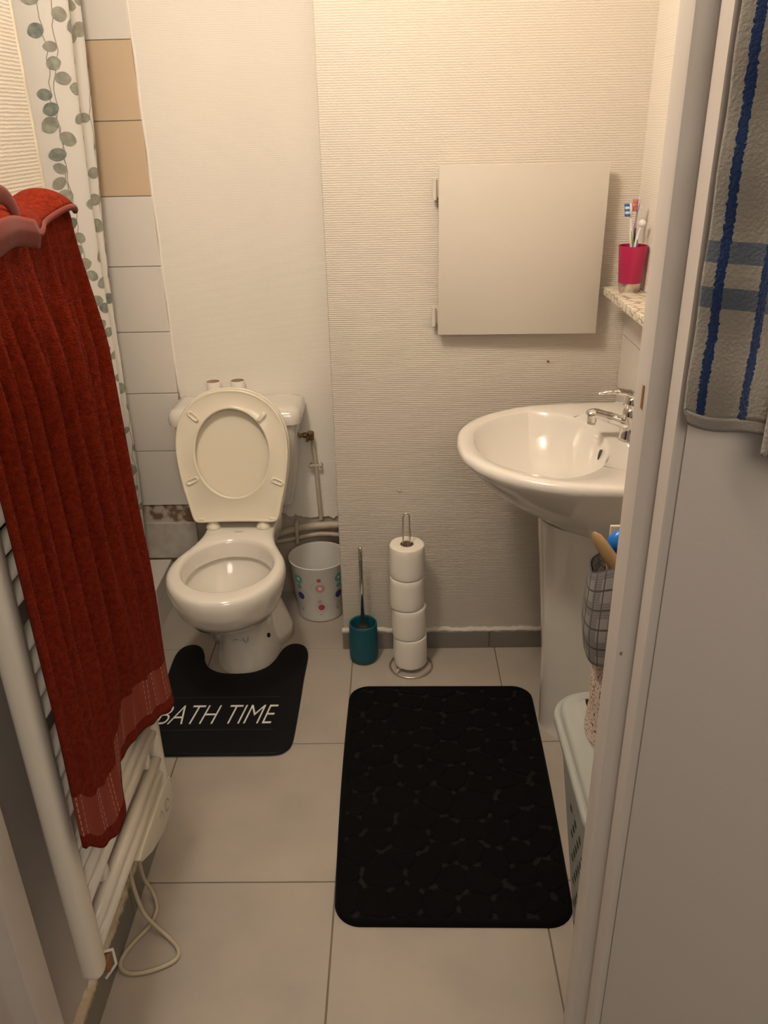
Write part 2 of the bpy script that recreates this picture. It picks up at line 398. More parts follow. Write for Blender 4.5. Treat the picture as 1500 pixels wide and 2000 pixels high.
# left partition with ribbed paper, shower shell behind it
def left_wall():
    bm = bmesh.new(); add_box(bm, -.66, XL, .86, YW, 1.30, H, mi=0); add_box(bm, -.66, XL-.0008, .86, YW, .085, 1.30, mi=1)
    struct(from_bm('wall_left', bm, [M['paper_left'], M['leaf']], smooth=False))
    struct(tube('trim_3', [(XL-.003, YW-.002, .1), (XL-.003, YW-.002, H)], .0055, M['pipe'], n=10))
left_wall()
struct(box('wall_shower_left', -1.75, -1.6, YW-.1, 2.7, 0, H, M['tile']))
struct(box('wall_shower_front', -1.6, -.66, YW-.1, YW-.02, 0, H, M['tile']))
def right_wall():
    bm = bmesh.new(); add_box(bm, XR, XR+.15, .9, YB, 0, H, mi=0)
    struct(from_bm('wall_right', bm, M['paper2'], smooth=False))
    bm = bmesh.new(); add_box(bm, XR-.002, XR+.002, .9, YB, 0, 1.118, mi=1)
    for r in range(6):
        z1 = 1.1755-.1945*r; z1c = min(z1, 1.117); z0 = max(z1-.1945, .001)
        for c in range(7):
            y1 = YB-.1945*c
            add_box(bm, XR-.006, XR, max(y1-.1945, .9)+.0012, y1-.0012, z0+.0012, z1c-.0012, bev=.001, seg=1)
    struct(from_bm('trim_4', bm, [M['tile'], M['grout']], smooth=False))
right_wall()
# front wall with the door opening
struct(box('wall_front_left', -1.75, -.60, .72, .86, 0, H, M['paint']))
struct(box('wall_front_right', .300, 1.4, .80, .92, 0, H, M['paint']))
struct(box('wall_front_top', -.60, .300, .80, .86, 2.1, H, M['paint']))
def jambs():
    # right jamb, in plan; camera side is -y
    R = [(.250, .835), (.250, .804), (.2525, .800), (.268, .800), (.272, .797), (.2735, .7935), (.2705, .790), (.2715, .785), (.272, .764), (.276, .761), (.300, .761), (.300, .835)]
    bm = bmesh.new(); prism(bm, R, 0, 2.14)
    o = autosmooth(from_bm('door_frame_right', bm, M['jamb']), 50); struct(o); o.name = 'trim_5'
    # worn hinge mortise and dirt smudges pressed on the jamb
    bm = bmesh.new()
    for (z, h) in ((1.242, .012), ):
        add_box(bm, .2486, .2508, .8045, .8085, z-h, z+h)
    add_box(bm, .2565, .2590, .7990, .8005, .93, .934)
    o = from_bm('worn_mark', bm, M['rust'], o, smooth=False)
    L_ = [(-.552, .838), (-.552, .786), (-.555, .781), (-.582, .781), (-.587, .776), (-.589, .765), (-.589, .748), (-.594, .744), (-.63, .744), (-.63, .838)]
    bm = bmesh.new(); prism(bm, L_, 0, 2.14); o = autosmooth(from_bm('trim_6', bm, M['jamb']), 50); struct(o)
    struct(box('trim_7', -.60, .30, .786, .836, 2.08, 2.14, M['jamb']))
jambs()
def door_leaf():
    a = Vector((.281, .757)); d = Vector((.7220, -.6919)); n = Vector((.69, .72)).normalized()
    P = [a, a+d*.72, a+d*.72+n*.04, a+n*.04-d*-.03]
    bm = bmesh.new(); prism(bm, [(p.x, p.y) for p in P], .01, 2.08)
    struct(from_bm('door_1', bm, M['leaf'], smooth=False))
door_leaf()

# skirting
def skirting():
    bm = bmesh.new()
    for x0, x1 in ((XC-.004, .0), (.0, .2775), (.2775, .555), (.555, .598)):
        add_box(bm, x0+.0012, x1-.0012, YB-.011, YB, 0, .060, bev=.0015)
    struct(from_bm('baseboard_back', bm, M['skirt'], smooth=False))
    bm = bmesh.new(); rnd = random.Random(5); n = 70
    rings = []
    for i in range(n+1):
        x = XC-.004+(.60-XC)*i/n; h = .067+rnd.uniform(-.002, .004); d = .009+rnd.uniform(-.002, .002)
        rings.append([(x, YB, .059), (x, YB-d, .0595), (x, YB-d*.8, h*.97), (x, YB, h+.004)])
    add_loft(bm, rings, False); struct(from_bm('baseboard_back_plaster', bm, M['paint']))
    bm = bmesh.new()
    for k in range(3):
        y0 = .86+k*.33; y1 = min(y0+.33, YW)
        if y1-y0 < .02: continue
        add_box(bm, XL, XL+.010, y0+.001, y1-.001, 0, .078, bev=.0015)
    struct(from_bm('baseboard_left', bm, M['skirt'], smooth=False))
    bm = bmesh.new(); rings = []
    for i in range(91):
        y = .845+(YW-.845)*i/90; h = .088+rnd.uniform(-.003, .005)+.006*math.sin(y*23); d = .012+rnd.uniform(-.003, .002)
        rings.append([(XL-.003, y, .077), (XL+d, y, .0775), (XL+d*.8, y, h), (XL-.003, y, h+.006)])
    add_loft(bm, rings, False); struct(from_bm('baseboard_left_plaster', bm, M['crumble']))
    bm = bmesh.new(); add_box(bm, -.66, XL-.0005, .86, YW, 0, .085); struct(from_bm('wall_left_foot', bm, M['paint'], smooth=False))
skirting()

# ------------------------------------------------------------------ shower tray with kerb
def shower():
    t = thing('shower_tray', 'white tiled shower kerb and tray beside the toilet, behind the red towel', 'shower tray', (-1.2, 2.0, 0))
    bm = bmesh.new(); add_box(bm, -.90, -.794, YW+.01, YA-.013, .0, .143, bev=.004, mi=0)
    g = .0012
    for k in range(5):
        y1 = YA-.013-.21*k; y0 = max(y1-.21, YW+.01)
        add_box(bm, -.795, -.789, y0+g, y1-g, .002, .086, bev=.001, seg=1, mi=1)
        add_box(bm, -.795, -.7885, y0+g, y1-g, .089, .1455, bev=.002, seg=2, mi=1)
        add_box(bm, -.905, -.7895, y0+g, y1-g, .140, .1465, bev=.002, seg=2, mi=0)
    rel(from_bm('kerb', bm, [M['ceramic'], M['tile']], smooth=False), t)
    rel(box('tray_floor', -1.6, -.90, YW+.01, YA-.013, 0, .05, M['ceramic']), t)
shower()

# ------------------------------------------------------------------ shower curtain
def curtain():
    root = thing('shower_curtain', 'white shower curtain printed with grey-green eucalyptus leaves, hanging behind the red towel', 'shower curtain', (-.82, 2.0, .25))
    plan = [(-.84, 1.48), (-.80, 1.53), (-.875, 1.59), (-.80, 1.66), (-.875, 1.72), (-.80, 1.79), (-.87, 1.86), (-.80, 1.92), (-.865, 1.97), (-.845, 2.03), (-.905, 2.085),
            (-.925, 2.12), (-.915, 2.145), (-.86, 2.165), (-.80, 2.195), (-.765, 2.225), (-.757, 2.245), (-.775, 2.262), (-.800, 2.285), (-.80, 2.315), (-.785, 2.345), (-.775, 2.365), (-.785, 2.385), (-.81, 2.385)]
    P = catmull([(x, y, 0) for x, y in plan], 8); cum = [0]
    for a, b in zip(P[:-1], P[1:]): cum.append(cum[-1]+(b-a).length)
    Lg = cum[-1]
    def at(s):
        s = min(max(s, 0), Lg-1e-6)
        for i in range(len(cum)-1):
            if cum[i+1] >= s:
                t = (s-cum[i])/(cum[i+1]-cum[i]); return P[i].lerp(P[i+1], t), (P[i+1]-P[i]).normalized()
    def surf(s, z):
        p, tn = at(s); k = (1.8-z)
        x = p.x-.040*k+.006*math.sin(z*5+s*9); y = p.y+.006*math.sin(z*4+s*14)+.010*k
        x = min(x, -.80) if z < .2 else x
        q = Vector((x, min(y, 2.465), z)); nrm = Vector((tn.y, -tn.x, 0)); return q, nrm
    zt, zb = 2.15, .20; NU = len(P)*1; 
    o = grid('curtain_fabric', lambda u, v: surf(u*Lg, zb+(zt-zb)*v)[0], 260, 60, [M['curtain'], M['lf1'], M['lf2'], M['lf3'], M['stem']])
    # printed leaves follow the fabric
    bm = bmesh.new(); bm.from_mesh(o.data); uvl = bm.loops.layers.uv.active; rnd = random.Random(21)
    def leaf(s0, z0, a, b, rot, mi):
        n = 18; ring0 = []; cen = None
        def pt(ds, dz):
            s, z = s0+ds, z0+dz
            q, nr = surf(s, z); return q+nr*.0012
        cv = bm.verts.new(pt(0, 0)); prev = None
        for fr in (.5, 1.0):
            cur = []
            for k in range(n):
                an = 2*PI*k/n; rr = 1-.10*math.cos(an)*fr+.16*max(0, math.cos(an))**8
                dx, dz = a*fr*math.cos(an)*rr, b*fr*math.sin(an)
                cur.append(bm.verts.new(pt(dx*math.cos(rot)-dz*math.sin(rot), dx*math.sin(rot)+dz*math.cos(rot))))
            for k in range(n):
                j = (k+1) % n
                f = bm.faces.new((cv, cur[k], cur[j])) if prev is None else bm.faces.new((prev[k], cur[k], cur[j], prev[j]))
                f.material_index = mi; f.smooth = True
            prev = cur
    def stem(pts, w=.0009):
        A = []
        for s, z in pts:
            q, nr = surf(s, z); A.append(q+nr*.0010)
        for i in range(len(A)-1):
            d = (A[i+1]-A[i]).normalized(); q, nr = surf(*pts[i]); sd = d.cross(nr).normalized()*w
            v = [bm.verts.new(x) for x in (A[i]-sd, A[i]+sd, A[i+1]+sd, A[i+1]-sd)]
            f = bm.faces.new(v); f.material_index = 4
    s0 = Lg*.35; s = s0
    while s < Lg-.02:
        z = zb+.05+rnd.uniform(0, .1)
        cs = s; pts = []
        while z < zt-.03:
            pts.append((cs, z)); side = 1
            cs += rnd.uniform(-.006, .006)
            if (len(pts) % 4) == 0:
                side = rnd.choice((-1, 1)); r = rnd.uniform(.0135, .0205)
                leaf(cs+side*(r*.9+.002), z+.008, r*1.08, r*rnd.uniform(.72, .98), rnd.uniform(-.6, .6)+(PI if side < 0 else 0), rnd.choice((1, 1, 2, 2, 3)))
            z += .0165
        stem(pts); s += rnd.uniform(.058, .080)
    bm.to_mesh(o.data); bm.free(); rel(o, root)
    bm = bmesh.new()
    add_tube(bm, [(-.84, 1.47, 2.19), (-.84, 2.48, 2.19)], .011, 14); rod = from_bm('shower_curtain_rod', bm, M['rad'])
    tag(rod, 'white rail above the leaf-print shower curtain', 'curtain rail')
    for k in range(9):
        y = 1.52+k*.106; bm = bmesh.new()
        add_tube(bm, [(-.84+.019*math.cos(a), y, 2.185+.026*math.sin(a)) for a in [2*PI*i/16 for i in range(16)]], .0022, 8, closed=True)
        rel(from_bm('ring', bm, M['w_plastic']), root)
curtain()

# ------------------------------------------------------------------ radiator
def radiator():
    t = thing('towel_radiator', 'cream enamelled tube towel radiator on the left wall', 'radiator', (-.52, 1.11, .23))
    y0, y1 = .893, 1.312; x = -.512
    for yy, name in ((y0, 'upright'), (y1, 'upright')):
        bm = bmesh.new(); rings = []
        prof = []
        hw = .019 if yy == y0 else .015
        for k in range(20):
            a = 2*PI*k/20; cx, cy = math.cos(a), math.sin(a)
            prof.append((x+.019*math.copysign(abs(cx)**.75, cx), yy+hw*math.copysign(abs(cy)**.75, cy)))
        for z, s in ((.245, .82), (.250, .97), (.256, 1), (1.382, 1), (1.388, .97), (1.392, .82)):
            rings.append([(x+(px-x)*s, yy+(py-yy)*s, z) for px, py in prof])
        add_loft(bm, rings, True, True, True); rel(autosmooth(from_bm(name, bm, M['rad']), 50), t)
    zs = [.288, .326, .395, .433, .471, .509, .578, .616, .654, .692, .762, .80, .838, .876, .946, .984, 1.022, 1.06, 1.13, 1.168, 1.206, 1.276, 1.314, 1.352]
    for z in zs:
        bm = bmesh.new(); add_tube(bm, [(x+.004, y0+.010, z), (x+.004, y1-.008, z)], .0130, 14, sx=1.0)
        rel(from_bm('rung', bm, M['rad']), t)
    for yy, z in ((.99, .362), (1.255, .362), (.99, 1.24), (1.255, 1.24)):
        bm = bmesh.new(); add_box(bm, XL, x+.010, yy-.011, yy+.011, z-.013, z+.013, bev=.004)
        rel(from_bm('wall_bracket', bm, M['rad']), t)
    # thermostat box under the far end
    poly = [(1.338, .245), (1.330, .200), (1.312, .178), (1.240, .182), (1.170, .208), (1.118, .240), (1.105, .258), (1.13, .264), (1.30, .264)]
    bm = bmesh.new(); a = [bm.verts.new((-.548, y, z)) for y, z in poly]; b = [bm.verts.new((-.494, y, z)) for y, z in poly]; n = len(poly)
    for i in range(n): bm.faces.new((a[i], a[(i+1) % n], b[(i+1) % n], b[i]))
    bm.faces.new(list(reversed(a))); f1 = bm.faces.new(b)
    bmesh.ops.bevel(bm, geom=list(f1.edges), offset=.004, segments=3, affect='EDGES', profile=.5)
    bx = rel(autosmooth(from_bm('control_box', bm, M['rad_box']), 40), t)
    bm = bmesh.new()   # two worn dial symbols: a ring with a tail and a hook
    add_tube(bm, [(-.4938, 1.285+.012*math.cos(a), .218+.013*math.sin(a)) for a in [2*PI*i/20 for i in range(17)]], .0014, 6)
    add_tube(bm, [(-.4938, 1.245+.010*math.cos(a), .226+.011*math.sin(a)) for a in [2*PI*i/20-1 for i in range(13)]], .0010, 6)
    mk = from_bm('dial_marking', bm, M['grey_mark']); mk.parent = bx; mk.location = (0, 0, 0)
    # bottom drain fittings
    bm = bmesh.new(); add_tube(bm, [(x+.004, y0+.020, .262), (x+.02, y0+.034, .252), (x+.024, y0+.028, .225), (x+.010, y0+.010, .212)], .0028, 8)
    rel(from_bm('bent_lug', bm, M['rad']), t)
    bm = bmesh.new(); add_box(bm, x+.005, x+.0185, y0+.012, y0+.030, .222, .252, bev=.003); rel(from_bm('end_plug', bm, M['rust']), t)
    # power cord: hangs from box, loops on the floor, runs back behind the radiator
    pts = [(-.535, 1.20, .222), (-.545, 1.215, .14), (-.552, 1.235, .06), (-.541, 1.24, .012), (-.524, 1.205, .0048), (-.528, 1.165, .0048), (-.548, 1.130, .0048), (-.563, 1.095, .0048), (-.560, 1.070, .0048),
           (-.535, 1.058, .0048), (-.495, 1.065, .0048), (-.458, 1.085, .0048), (-.455, 1.108, .0048), (-.478, 1.133, .0048), (-.515, 1.158, .0145), (-.540, 1.175, .03), (-.556, 1.19, .075), (-.562, 1.20, .14), (-.562, 1.205, .26)]
    rel(tube('power_cord', catmull(pts, 8), .0043, M['cord'], n=10), t)
radiator()

# ------------------------------------------------------------------ red towel
def red_towel():
    root = thing('bath_towel', 'rust-red terry bath towel hanging over the radiator', 'towel', (-.47, 1.12, .45))
    ya, ztop = .884, 1.378
    def sm(a, b, t):
        t = min(max((t-a)/(b-a), 0), 1); return t*t*(3-2*t)
    def bottom(u):
        # height of the lower edge across the width
        P = [(0, .535), (.10, .490), (.22, .462), (.30, .468), (.345, .500), (.40, .522), (.50, .520), (.62, .500), (.75, .470), (.88, .437), (.96, .427), (1.0, .445)]
        for (a, za), (b, zb) in zip(P[:-1], P[1:]):
            if u <= b: return za+(zb-za)*sm(a, b, u)
        return P[-1][1]
    ridges = [(rnd_c, w, a) for rnd_c, w, a in ((.03, .022, .6), (.12, .020, .8), (.21, .018, .6), (.29, .022, .9), (.385, .026, 1.25), (.47, .018, .6), (.545, .022, 1.1), (.63, .018, .5), (.71, .022, 1.0), (.80, .018, .6), (.88, .02, .8), (.965, .022, 1.0))]
    def front(u, z, layer=0):
        k = (ztop-z)/(ztop-.45)                       # 0 top, 1 bottom
        wid = .408+.062*k+.018*k*k
        y = ya+wid*u+.004*math.sin(z*7+u*5)
        d = 0
        for c, w, a in ridges:
            cc = c+.05*(k-.5)*math.sin(c*23)-.03*k*(1-c); ww = w*(1+1.5*k*k)
            d += a*math.exp(-(abs(u-cc)/ww)**1.5)*.0270*(.25+.80*sm(0, .22, k))*(1-.72*sm(.62, 1.0, k))
        d += .020*math.exp(-((u-.24)/.16)**2)*k*k+.012*math.exp(-((u-.90)/.16)**2)*k*k     # belly near the fold at the lower edge
        d -= .012*math.exp(-((u-.40)/.05)**2)*sm(.7, 1, k)
        d += .006*math.sin(u*9+z*3)*k
        x = -.486+d-.004*u
        return Vector((x, y, z))
    NV = 150
    def fn(u, v):
        v0 = .12                                       # share of the sheet used for rolling over the top
        if v < v0:                                     # roll over the top bar to the back
            a = PI*(1-v/v0); r = .030+.004*math.sin(u*11)
            tw = 1-.25*math.sin(a)
            p = front(u, ztop); cx = p.x-r
            return Vector((cx+r*math.cos(a), p.y, ztop+r*math.sin(a)*(1+.25*math.sin(u*7+1))+.004*math.sin(u*23)*math.sin(a)))
        t = (v-v0)/(1-v0); z = ztop+(bottom(u)-ztop)*t
        return front(u, z)
    Lf = ztop-.47
    def uvf(u, v):
        t = (v-.12)/.88
        return (u*.47, (1-t)*Lf)
    def matf(u, v):
        h = uvf(u, v)[1]; return 1 if .030 < h < .108 else 0
    o = grid('towel_sheet', fn, 150, NV, [M['terry'], M['band']], uvf=uvf, matf=matf, thick=.007); rel(o, root)
    # back half hanging behind the bars
    o = grid('towel_back_layer', lambda u, v: Vector((-.546+.004*math.sin(u*20), ya+.38*u, ztop-.42*v)), 30, 20, M['terry'], thick=.007); rel(o, root)
    # folded second layer lying over the top, with its pale hem
    def over(u, v):
        a = PI*(.12+.68*v)+0; r = .043+.010*math.sin(u*8+1.5)
        yy = 1.135+.165*u-.02*v; dz = .012*math.sin(u*PI)
        return Vector((-.508+r*math.cos(PI-a)*1.0, yy, ztop-.006+r*math.sin(a)*.82+dz-.02*(1-u)*v))
    rel(grid('folded_corner', over, 30, 24, M['terry'], thick=.008), root)
    hem = [over(u/20, 1.0)+Vector((.003, 0, -.002)) for u in range(21)]
    o = tube('pale_hem', hem, .0045, M['hem'], n=8); o['label'] = 'paler red hem piping'; rel(o, root)
    # hanging loop: a woven strap standing up as an arch
    arch = [(-.475, 1.045+.042*math.cos(a), 1.395+.036*math.sin(a)) for a in [PI*i/14-.15 for i in range(16)]]
    bm = bmesh.new(); add_tube(bm, arch, .012, 10, sx=.22); lp = from_bm('hanging_loop', bm, M['hem']); rel(lp, root)
    bm = bmesh.new(); add_box(bm, -.466, -.4645, 1.022, 1.040, 1.385, 1.402); tg = from_bm('sewn_tag', bm, M['tag']); tg['label'] = 'white sewn tag'; rel(tg, root)
    rel(grid('hem_strip', lambda u, v: Vector((-.452+.004*math.sin(u*6)-.010*abs(v-.5), .93+.165*u, 1.362+.034*v+.012*math.sin(u*PI))), 20, 6, M['hem'], thick=.006), root)
red_towel()

# ------------------------------------------------------------------ toilet
def toilet():
    X = -.478
    t = thing('toilet', 'white ceramic toilet with its cream seat and lid raised', 'toilet', (X, 2.2, 0))
    def egg(yf, yb, hw, yw, z, n=64, pf=2.0, pb=2.6):
        out = []
        for i in range(n):
            a = 2*PI*i/n; c, s = math.cos(a), math.sin(a)       # s>0 -> back
            p = pb if s > 0 else pf; e = 2/p
            x = hw*math.copysign(abs(c)**e, c); y = yw+((yb-yw) if s > 0 else (yw-yf))*math.copysign(abs(s)**e, s)
            out.append((X+x, y, z))
        return out
    # rim outline with the narrow deck toward the cistern
    prof = [(1.782, 0), (1.786, .035), (1.800, .070), (1.828, .105), (1.866, .134), (1.92, .156), (1.975, .163), (2.03, .155), (2.085, .134), (2.13, .117), (2.18, .106), (2.24, .104), (2.31, .110), (2.335, .106), (2.34, .06), (2.34, 0)]
    half = catmull([(w, y, 0) for y, w in prof], 3)
    def rim(z, s, inset=0):
        L_ = [(p.x, p.y) for p in half]; R = [(-x, y) for x, y in reversed(L_[1:-1])]
        full = L_+R; cy = 1.99
        # inset: shift towards centre
        out = []
        for x, y in full:
            v = Vector((x, y-cy)); l = v.length
            k = (l-inset)/l if l > 0 else 1
            out.append((X+v.x*k*s, cy+v.y*k, z))
        return out
    N_ = len(rim(.4, 1))
    def inner(yf, yb, hw, z):
        base = rim(z, 1); out = []; yc = (yf+yb)/2; cy = 1.99
        for x, y, _ in base:
            a = math.atan2(y-cy, x-X)
            out.append((X+hw*math.cos(a), yc+(yb-yf)/2*math.sin(a), z))
        return out
    def eggr(yf, yb, hw, yw, z):
        base = rim(z, 1); out = []
        for x, y, _ in base:
            a = math.atan2((y-1.99), (x-X)); c, s = math.cos(a), math.sin(a); p = 2.7 if s > 0 else 2.1; e = 2/p
            out.append((X+hw*math.copysign(abs(c)**e, c), yw+((yb-yw) if s > 0 else (yw-yf))*math.copysign(abs(s)**e, s), z))
        return out
    def blend(A, B, k): return [tuple(a[i]*(1-k)+b[i]*k for i in range(3)) for a, b in zip(A, B)]
    bm = bmesh.new()
    rings = [eggr(2.022, 2.40, .098, 2.17, 0), eggr(2.022, 2.40, .098, 2.17, .012), eggr(2.034, 2.395, .090, 2.16, .03), eggr(2.046, 2.38, .075, 2.14, .09), eggr(2.046, 2.37, .070, 2.12, .145),
             eggr(2.030, 2.36, .076, 2.10, .18), eggr(1.985, 2.355, .098, 2.08, .205), eggr(1.925, 2.35, .117, 2.03, .235)]
    r1 = rim(.325, .985); 
    rings += [blend(eggr(1.870, 2.35, .136, 2.0, .27), rim(.27, .88, .02), .5), blend(eggr(1.825, 2.345, .150, 1.98, .31), rim(.31, .94, .008), .7), rim(.345, .975, .003), rim(.372, 1, 0), rim(.388, 1, .001), rim(.397, 1, .005), rim(.401, 1, .012)]
    A = rim(.4015, 1, .020)
    rings += [A, inner(1.835, 2.150, .137, .4015), inner(1.843, 2.142, .130, .398), inner(1.849, 2.138, .126, .388), inner(1.853, 2.134, .124, .360), inner(1.854, 2.132, .1225, .347), inner(1.850, 2.137, .127, .3445), inner(1.843, 2.145, .134, .345), inner(1.848, 2.140, .130, .325),
              inner(1.875, 2.110, .106, .285), inner(1.92, 2.085, .080, .25), inner(1.95, 2.07, .062, .235), inner(1.96, 2.065, .055, .20)]
    add_loft(bm, rings, True, False, True)
    o = rel(autosmooth(from_bm('toilet_bowl', bm, M['ceramic']), 60), t)
    bm = bmesh.new(); lathe(bm, X, 2.0, [(.0001, .246), (.076, .246)], 40, cap0=False); w_ = from_bm('water', bm, M['water']); w_.parent = o; w_.location = (0, 0, 0)
    # rear foot flange, bolt hole, small marks
    bm = bmesh.new()
    add_loft(bm, [circ(X, 2.25, 0, .132), circ(X, 2.25, .04, .128), circ(X, 2.26, .09, .108), circ(X, 2.27, .14, .085)], True, True, True)
    for v in bm.verts: v.co.y = 2.25+(v.co.y-2.25)*.78
    rel(from_bm('rear_foot', bm, M['ceramic']), t)
    bm = bmesh.new(); add_tube(bm, [(-.4090, 2.1110, .0835), (-.4030, 2.1075, .0865)], .0072, 18); rel(from_bm('bolt_hole', bm, M['dark']), t)
    bm = bmesh.new()
    for k, (a, b) in enumerate((((-.022, .112), (.018, .109)), ((.010, .118), (.020, .100)), ((.030, .120), (.026, .102)), ((-.022, .112), (-.028, .104)))):
        add_tube(bm, [(X+a[0]*.8, 2.0445+abs(a[0])*.12, a[1]), (X+b[0]*.8, 2.0445+abs(b[0])*.12, b[1])], .0012, 6)
    rel(from_bm('hairline_scratch', bm, M['grey_mark']), t)
    bm = bmesh.new(); add_box(bm, X-.012, X+.012, 2.185, 2.189, .4012, .4020); rel(from_bm('printed_mark', bm, M['grey_mark'], smooth=False), t)
    # cistern
    def rr(cx, hw, yf, yb, z, r=.03, n=8, bow=.012):
        out = []
        for sx, sy, a0 in ((1, 1, 0), (-1, 1, PI/2), (-1, -1, PI), (1, -1, 3*PI/2)):
            for k in range(n+1):
                a = a0+PI/2*k/n
                x = sx*(hw-r)+r*math.cos(a); y = ((yb-r) if sy > 0 else (yf+r))+r*math.sin(a)
                if sy < 0: y -= bow*(1-(x/hw)**2)
                out.append((cx+x, y, z))
        return out
    cx = -.489
    bm = bmesh.new()
    add_loft(bm, [rr(X, .130, 2.375, 2.485, .395), rr(X, .138, 2.365, 2.488, .405), rr(X-.004, .152, 2.352, 2.492, .46), rr(cx, .178, 2.338, 2.497, .60), rr(cx, .188, 2.332, 2.499, .683)], True, True, True)
    tk = rel(autosmooth(from_bm('cistern_tank', bm, M['ceramic']), 50), t)
    bm = bmesh.new()
    add_loft(bm, [rr(cx, .193, 2.326, 2.500, .684), rr(cx, .199, 2.320, 2.500, .688), rr(cx, .201, 2.319, 2.500, .705), rr(cx, .198, 2.322, 2.500, .721), rr(cx, .190, 2.330, 2.494, .731), rr(cx, .170, 2.350, 2.480, .735), rr(cx, .08, 2.39, 2.44, .736, r=.02)], True, True, True)
    rel(autosmooth(from_bm('cistern_lid', bm, M['ceramic']), 50), t)
    bm = bmesh.new(); lathe(bm, cx, 2.41, [(.028, .735), (.028, .741), (.024, .744)], 28, False, True); rel(from_bm('flush_button', bm, M['chrome']), t)
    # raised seat and lid (local plane: u across, s up the plane)
    c0 = Vector((X-.008, 2.215, .421)); es = Vector((0, .196, .981)).normalized(); en = Vector((0, -.981, .196)).normalized()   # en faces the room
    def L2(u, s, d): return c0+Vector((1, 0, 0))*u+es*s+en*d
    outl = [(.0, .004), (.06, .003), (.100, .001), (.122, .004), (.131, .020), (.138, .050), (.150, .100), (.160, .155), (.1655, .215), (.162, .268), (.148, .314), (.121, .352), (.083, .380), (.042, .394), (0, .398)]
    oh = catmull([(a, b, 0) for a, b in outl], 5)
    full = [(p.x, p.y) for p in oh]+[(-p.x, p.y) for p in reversed(oh[1:-1])]
    def off(sc, dc): 
        cy = .205; return [((u)*(1-dc/.16), cy+(s-cy)*(1-dc/.2)) for u, s in full]
    def hole(g=0):
        cy = .210; out = []
        for u, s in full:
            a = math.atan2((s-.205)/.2, u/.165)
            out.append(((.1095-g)*math.cos(a), cy+(.132-g)*math.sin(a)))
        return out
    def R(pl, d): return [L2(u, s, d) for u, s in pl]
    bm = bmesh.new()
    add_loft(bm, [R(hole(-.004), 0), R(off(1, .006), 0), R(off(1, .001), .004), R(off(1, 0), .012), R(off(1, .002), .0175), R(off(1, .005), .019), R(off(1, .008), .0165), R(off(1, .011), .0155),
                  R(hole(-.010), .0140), R(hole(-.006), .0165), R(hole(-.002), .0175), R(hole(.001), .015), R(hole(.001), .006), R(hole(-.004), 0)], True)
    st = rel(autosmooth(from_bm('toilet_seat', bm, M['seat']), 70), t)
    for (u, s, an, ml) in ((-.106, .322, -.75, 'open'), (.093, .317, .85, 'solid'), (-.122, .131, .45, 'open'), (.130, .125, -.40, 'open')):
        bm = bmesh.new(); ca, sa = math.cos(an), math.sin(an); pl = []
        for i in range(24):
            a = 2*PI*i/24; x = .011*math.copysign(1, math.cos(a))*(abs(math.cos(a)) > 1e-6)+.0068*math.cos(a); y = .0068*math.sin(a)
            pl.append((u+x*ca-y*sa, s+x*sa+y*ca))
        def q(k): return [(u+(a-u)*k, s+(b-s)*k) for a, b in pl]
        if ml == 'solid': rs = [R(q(1), .014), R(q(1), .020), R(q(.9), .024), R(q(.6), .0255)]
        else: rs = [R(q(1.1), .014), R(q(1.1), .0195), R(q(1.0), .0205), R(q(.80), .0205), R(q(.70), .0160), R(q(.5), .0160)]
        add_loft(bm, rs, True, False, True); b_ = from_bm('bumper', bm, M['seat']); b_.parent = st; b_.location = (0, 0, 0)
    bm = bmesh.new()
    def offl(d): return [(u*(1-d/.16)*1.012, .205+(s-.205)*(1-d/.2)*1.012+.001) for u, s in full]
    add_loft(bm, [R(offl(.10), -.022), R(offl(.03), -.022), R(offl(.004), -.018), R(offl(0), -.012), R(offl(0), -.0035), R(offl(.002), -.002), R(offl(.006), -.003), R(offl(.014), -.011), R(offl(.03), -.0135), R(offl(.10), -.0145)], True, True, True)
    rel(autosmooth(from_bm('toilet_lid', bm, M['seat']), 70), t)
    for sgn in (-1, 1):
        hx = X-.006+.076*sgn
        bm = bmesh.new(); lathe(bm, hx, 2.218, [(.022, .401), (.0225, .406), (.019, .414), (.012, .422), (.010, .430), (.008, .434)], 28, True, True)
        h_ = rel(from_bm('hinge', bm, M['seat']), t)
        bm = bmesh.new(); add_tube(bm, catmull([(hx+.000*sgn, 2.218, .431), (hx+.014*sgn, 2.212, .432), (hx+.024*sgn, 2.206, .436), (hx+.040*sgn, 2.206, .434)], 4), .0060, 10)
        a_ = from_bm('hinge_arm', bm, M['seat']); a_.parent = h_; a_.location = (0, 0, 0)
toilet()
# two empty white rolls standing on the cistern
for k, (x, y, lab) in enumerate(((-.568, 2.462, 'white cardboard tube behind the raised toilet lid, the left of two'), (-.494, 2.468, 'white cardboard tube behind the raised toilet lid, the right of two'))):
    bm = bmesh.new(); lathe(bm, x, y, [(.0225, .7365), (.0225, .785), (.0215, .786), (.0200, .785), (.0200, .740)], 32, False, False)
    bm.faces.ensure_lookup_table()
    o = from_bm('empty_roll_tube', bm, [M['tissue'], M['card']]); 
    for p in o.data.polygons:
        c = p.center
        if math.hypot(c.x-x, c.y-y) < .0203: p.material_index = 1
    tag(o, lab, 'roll tube', 'empty tubes behind the toilet lid')

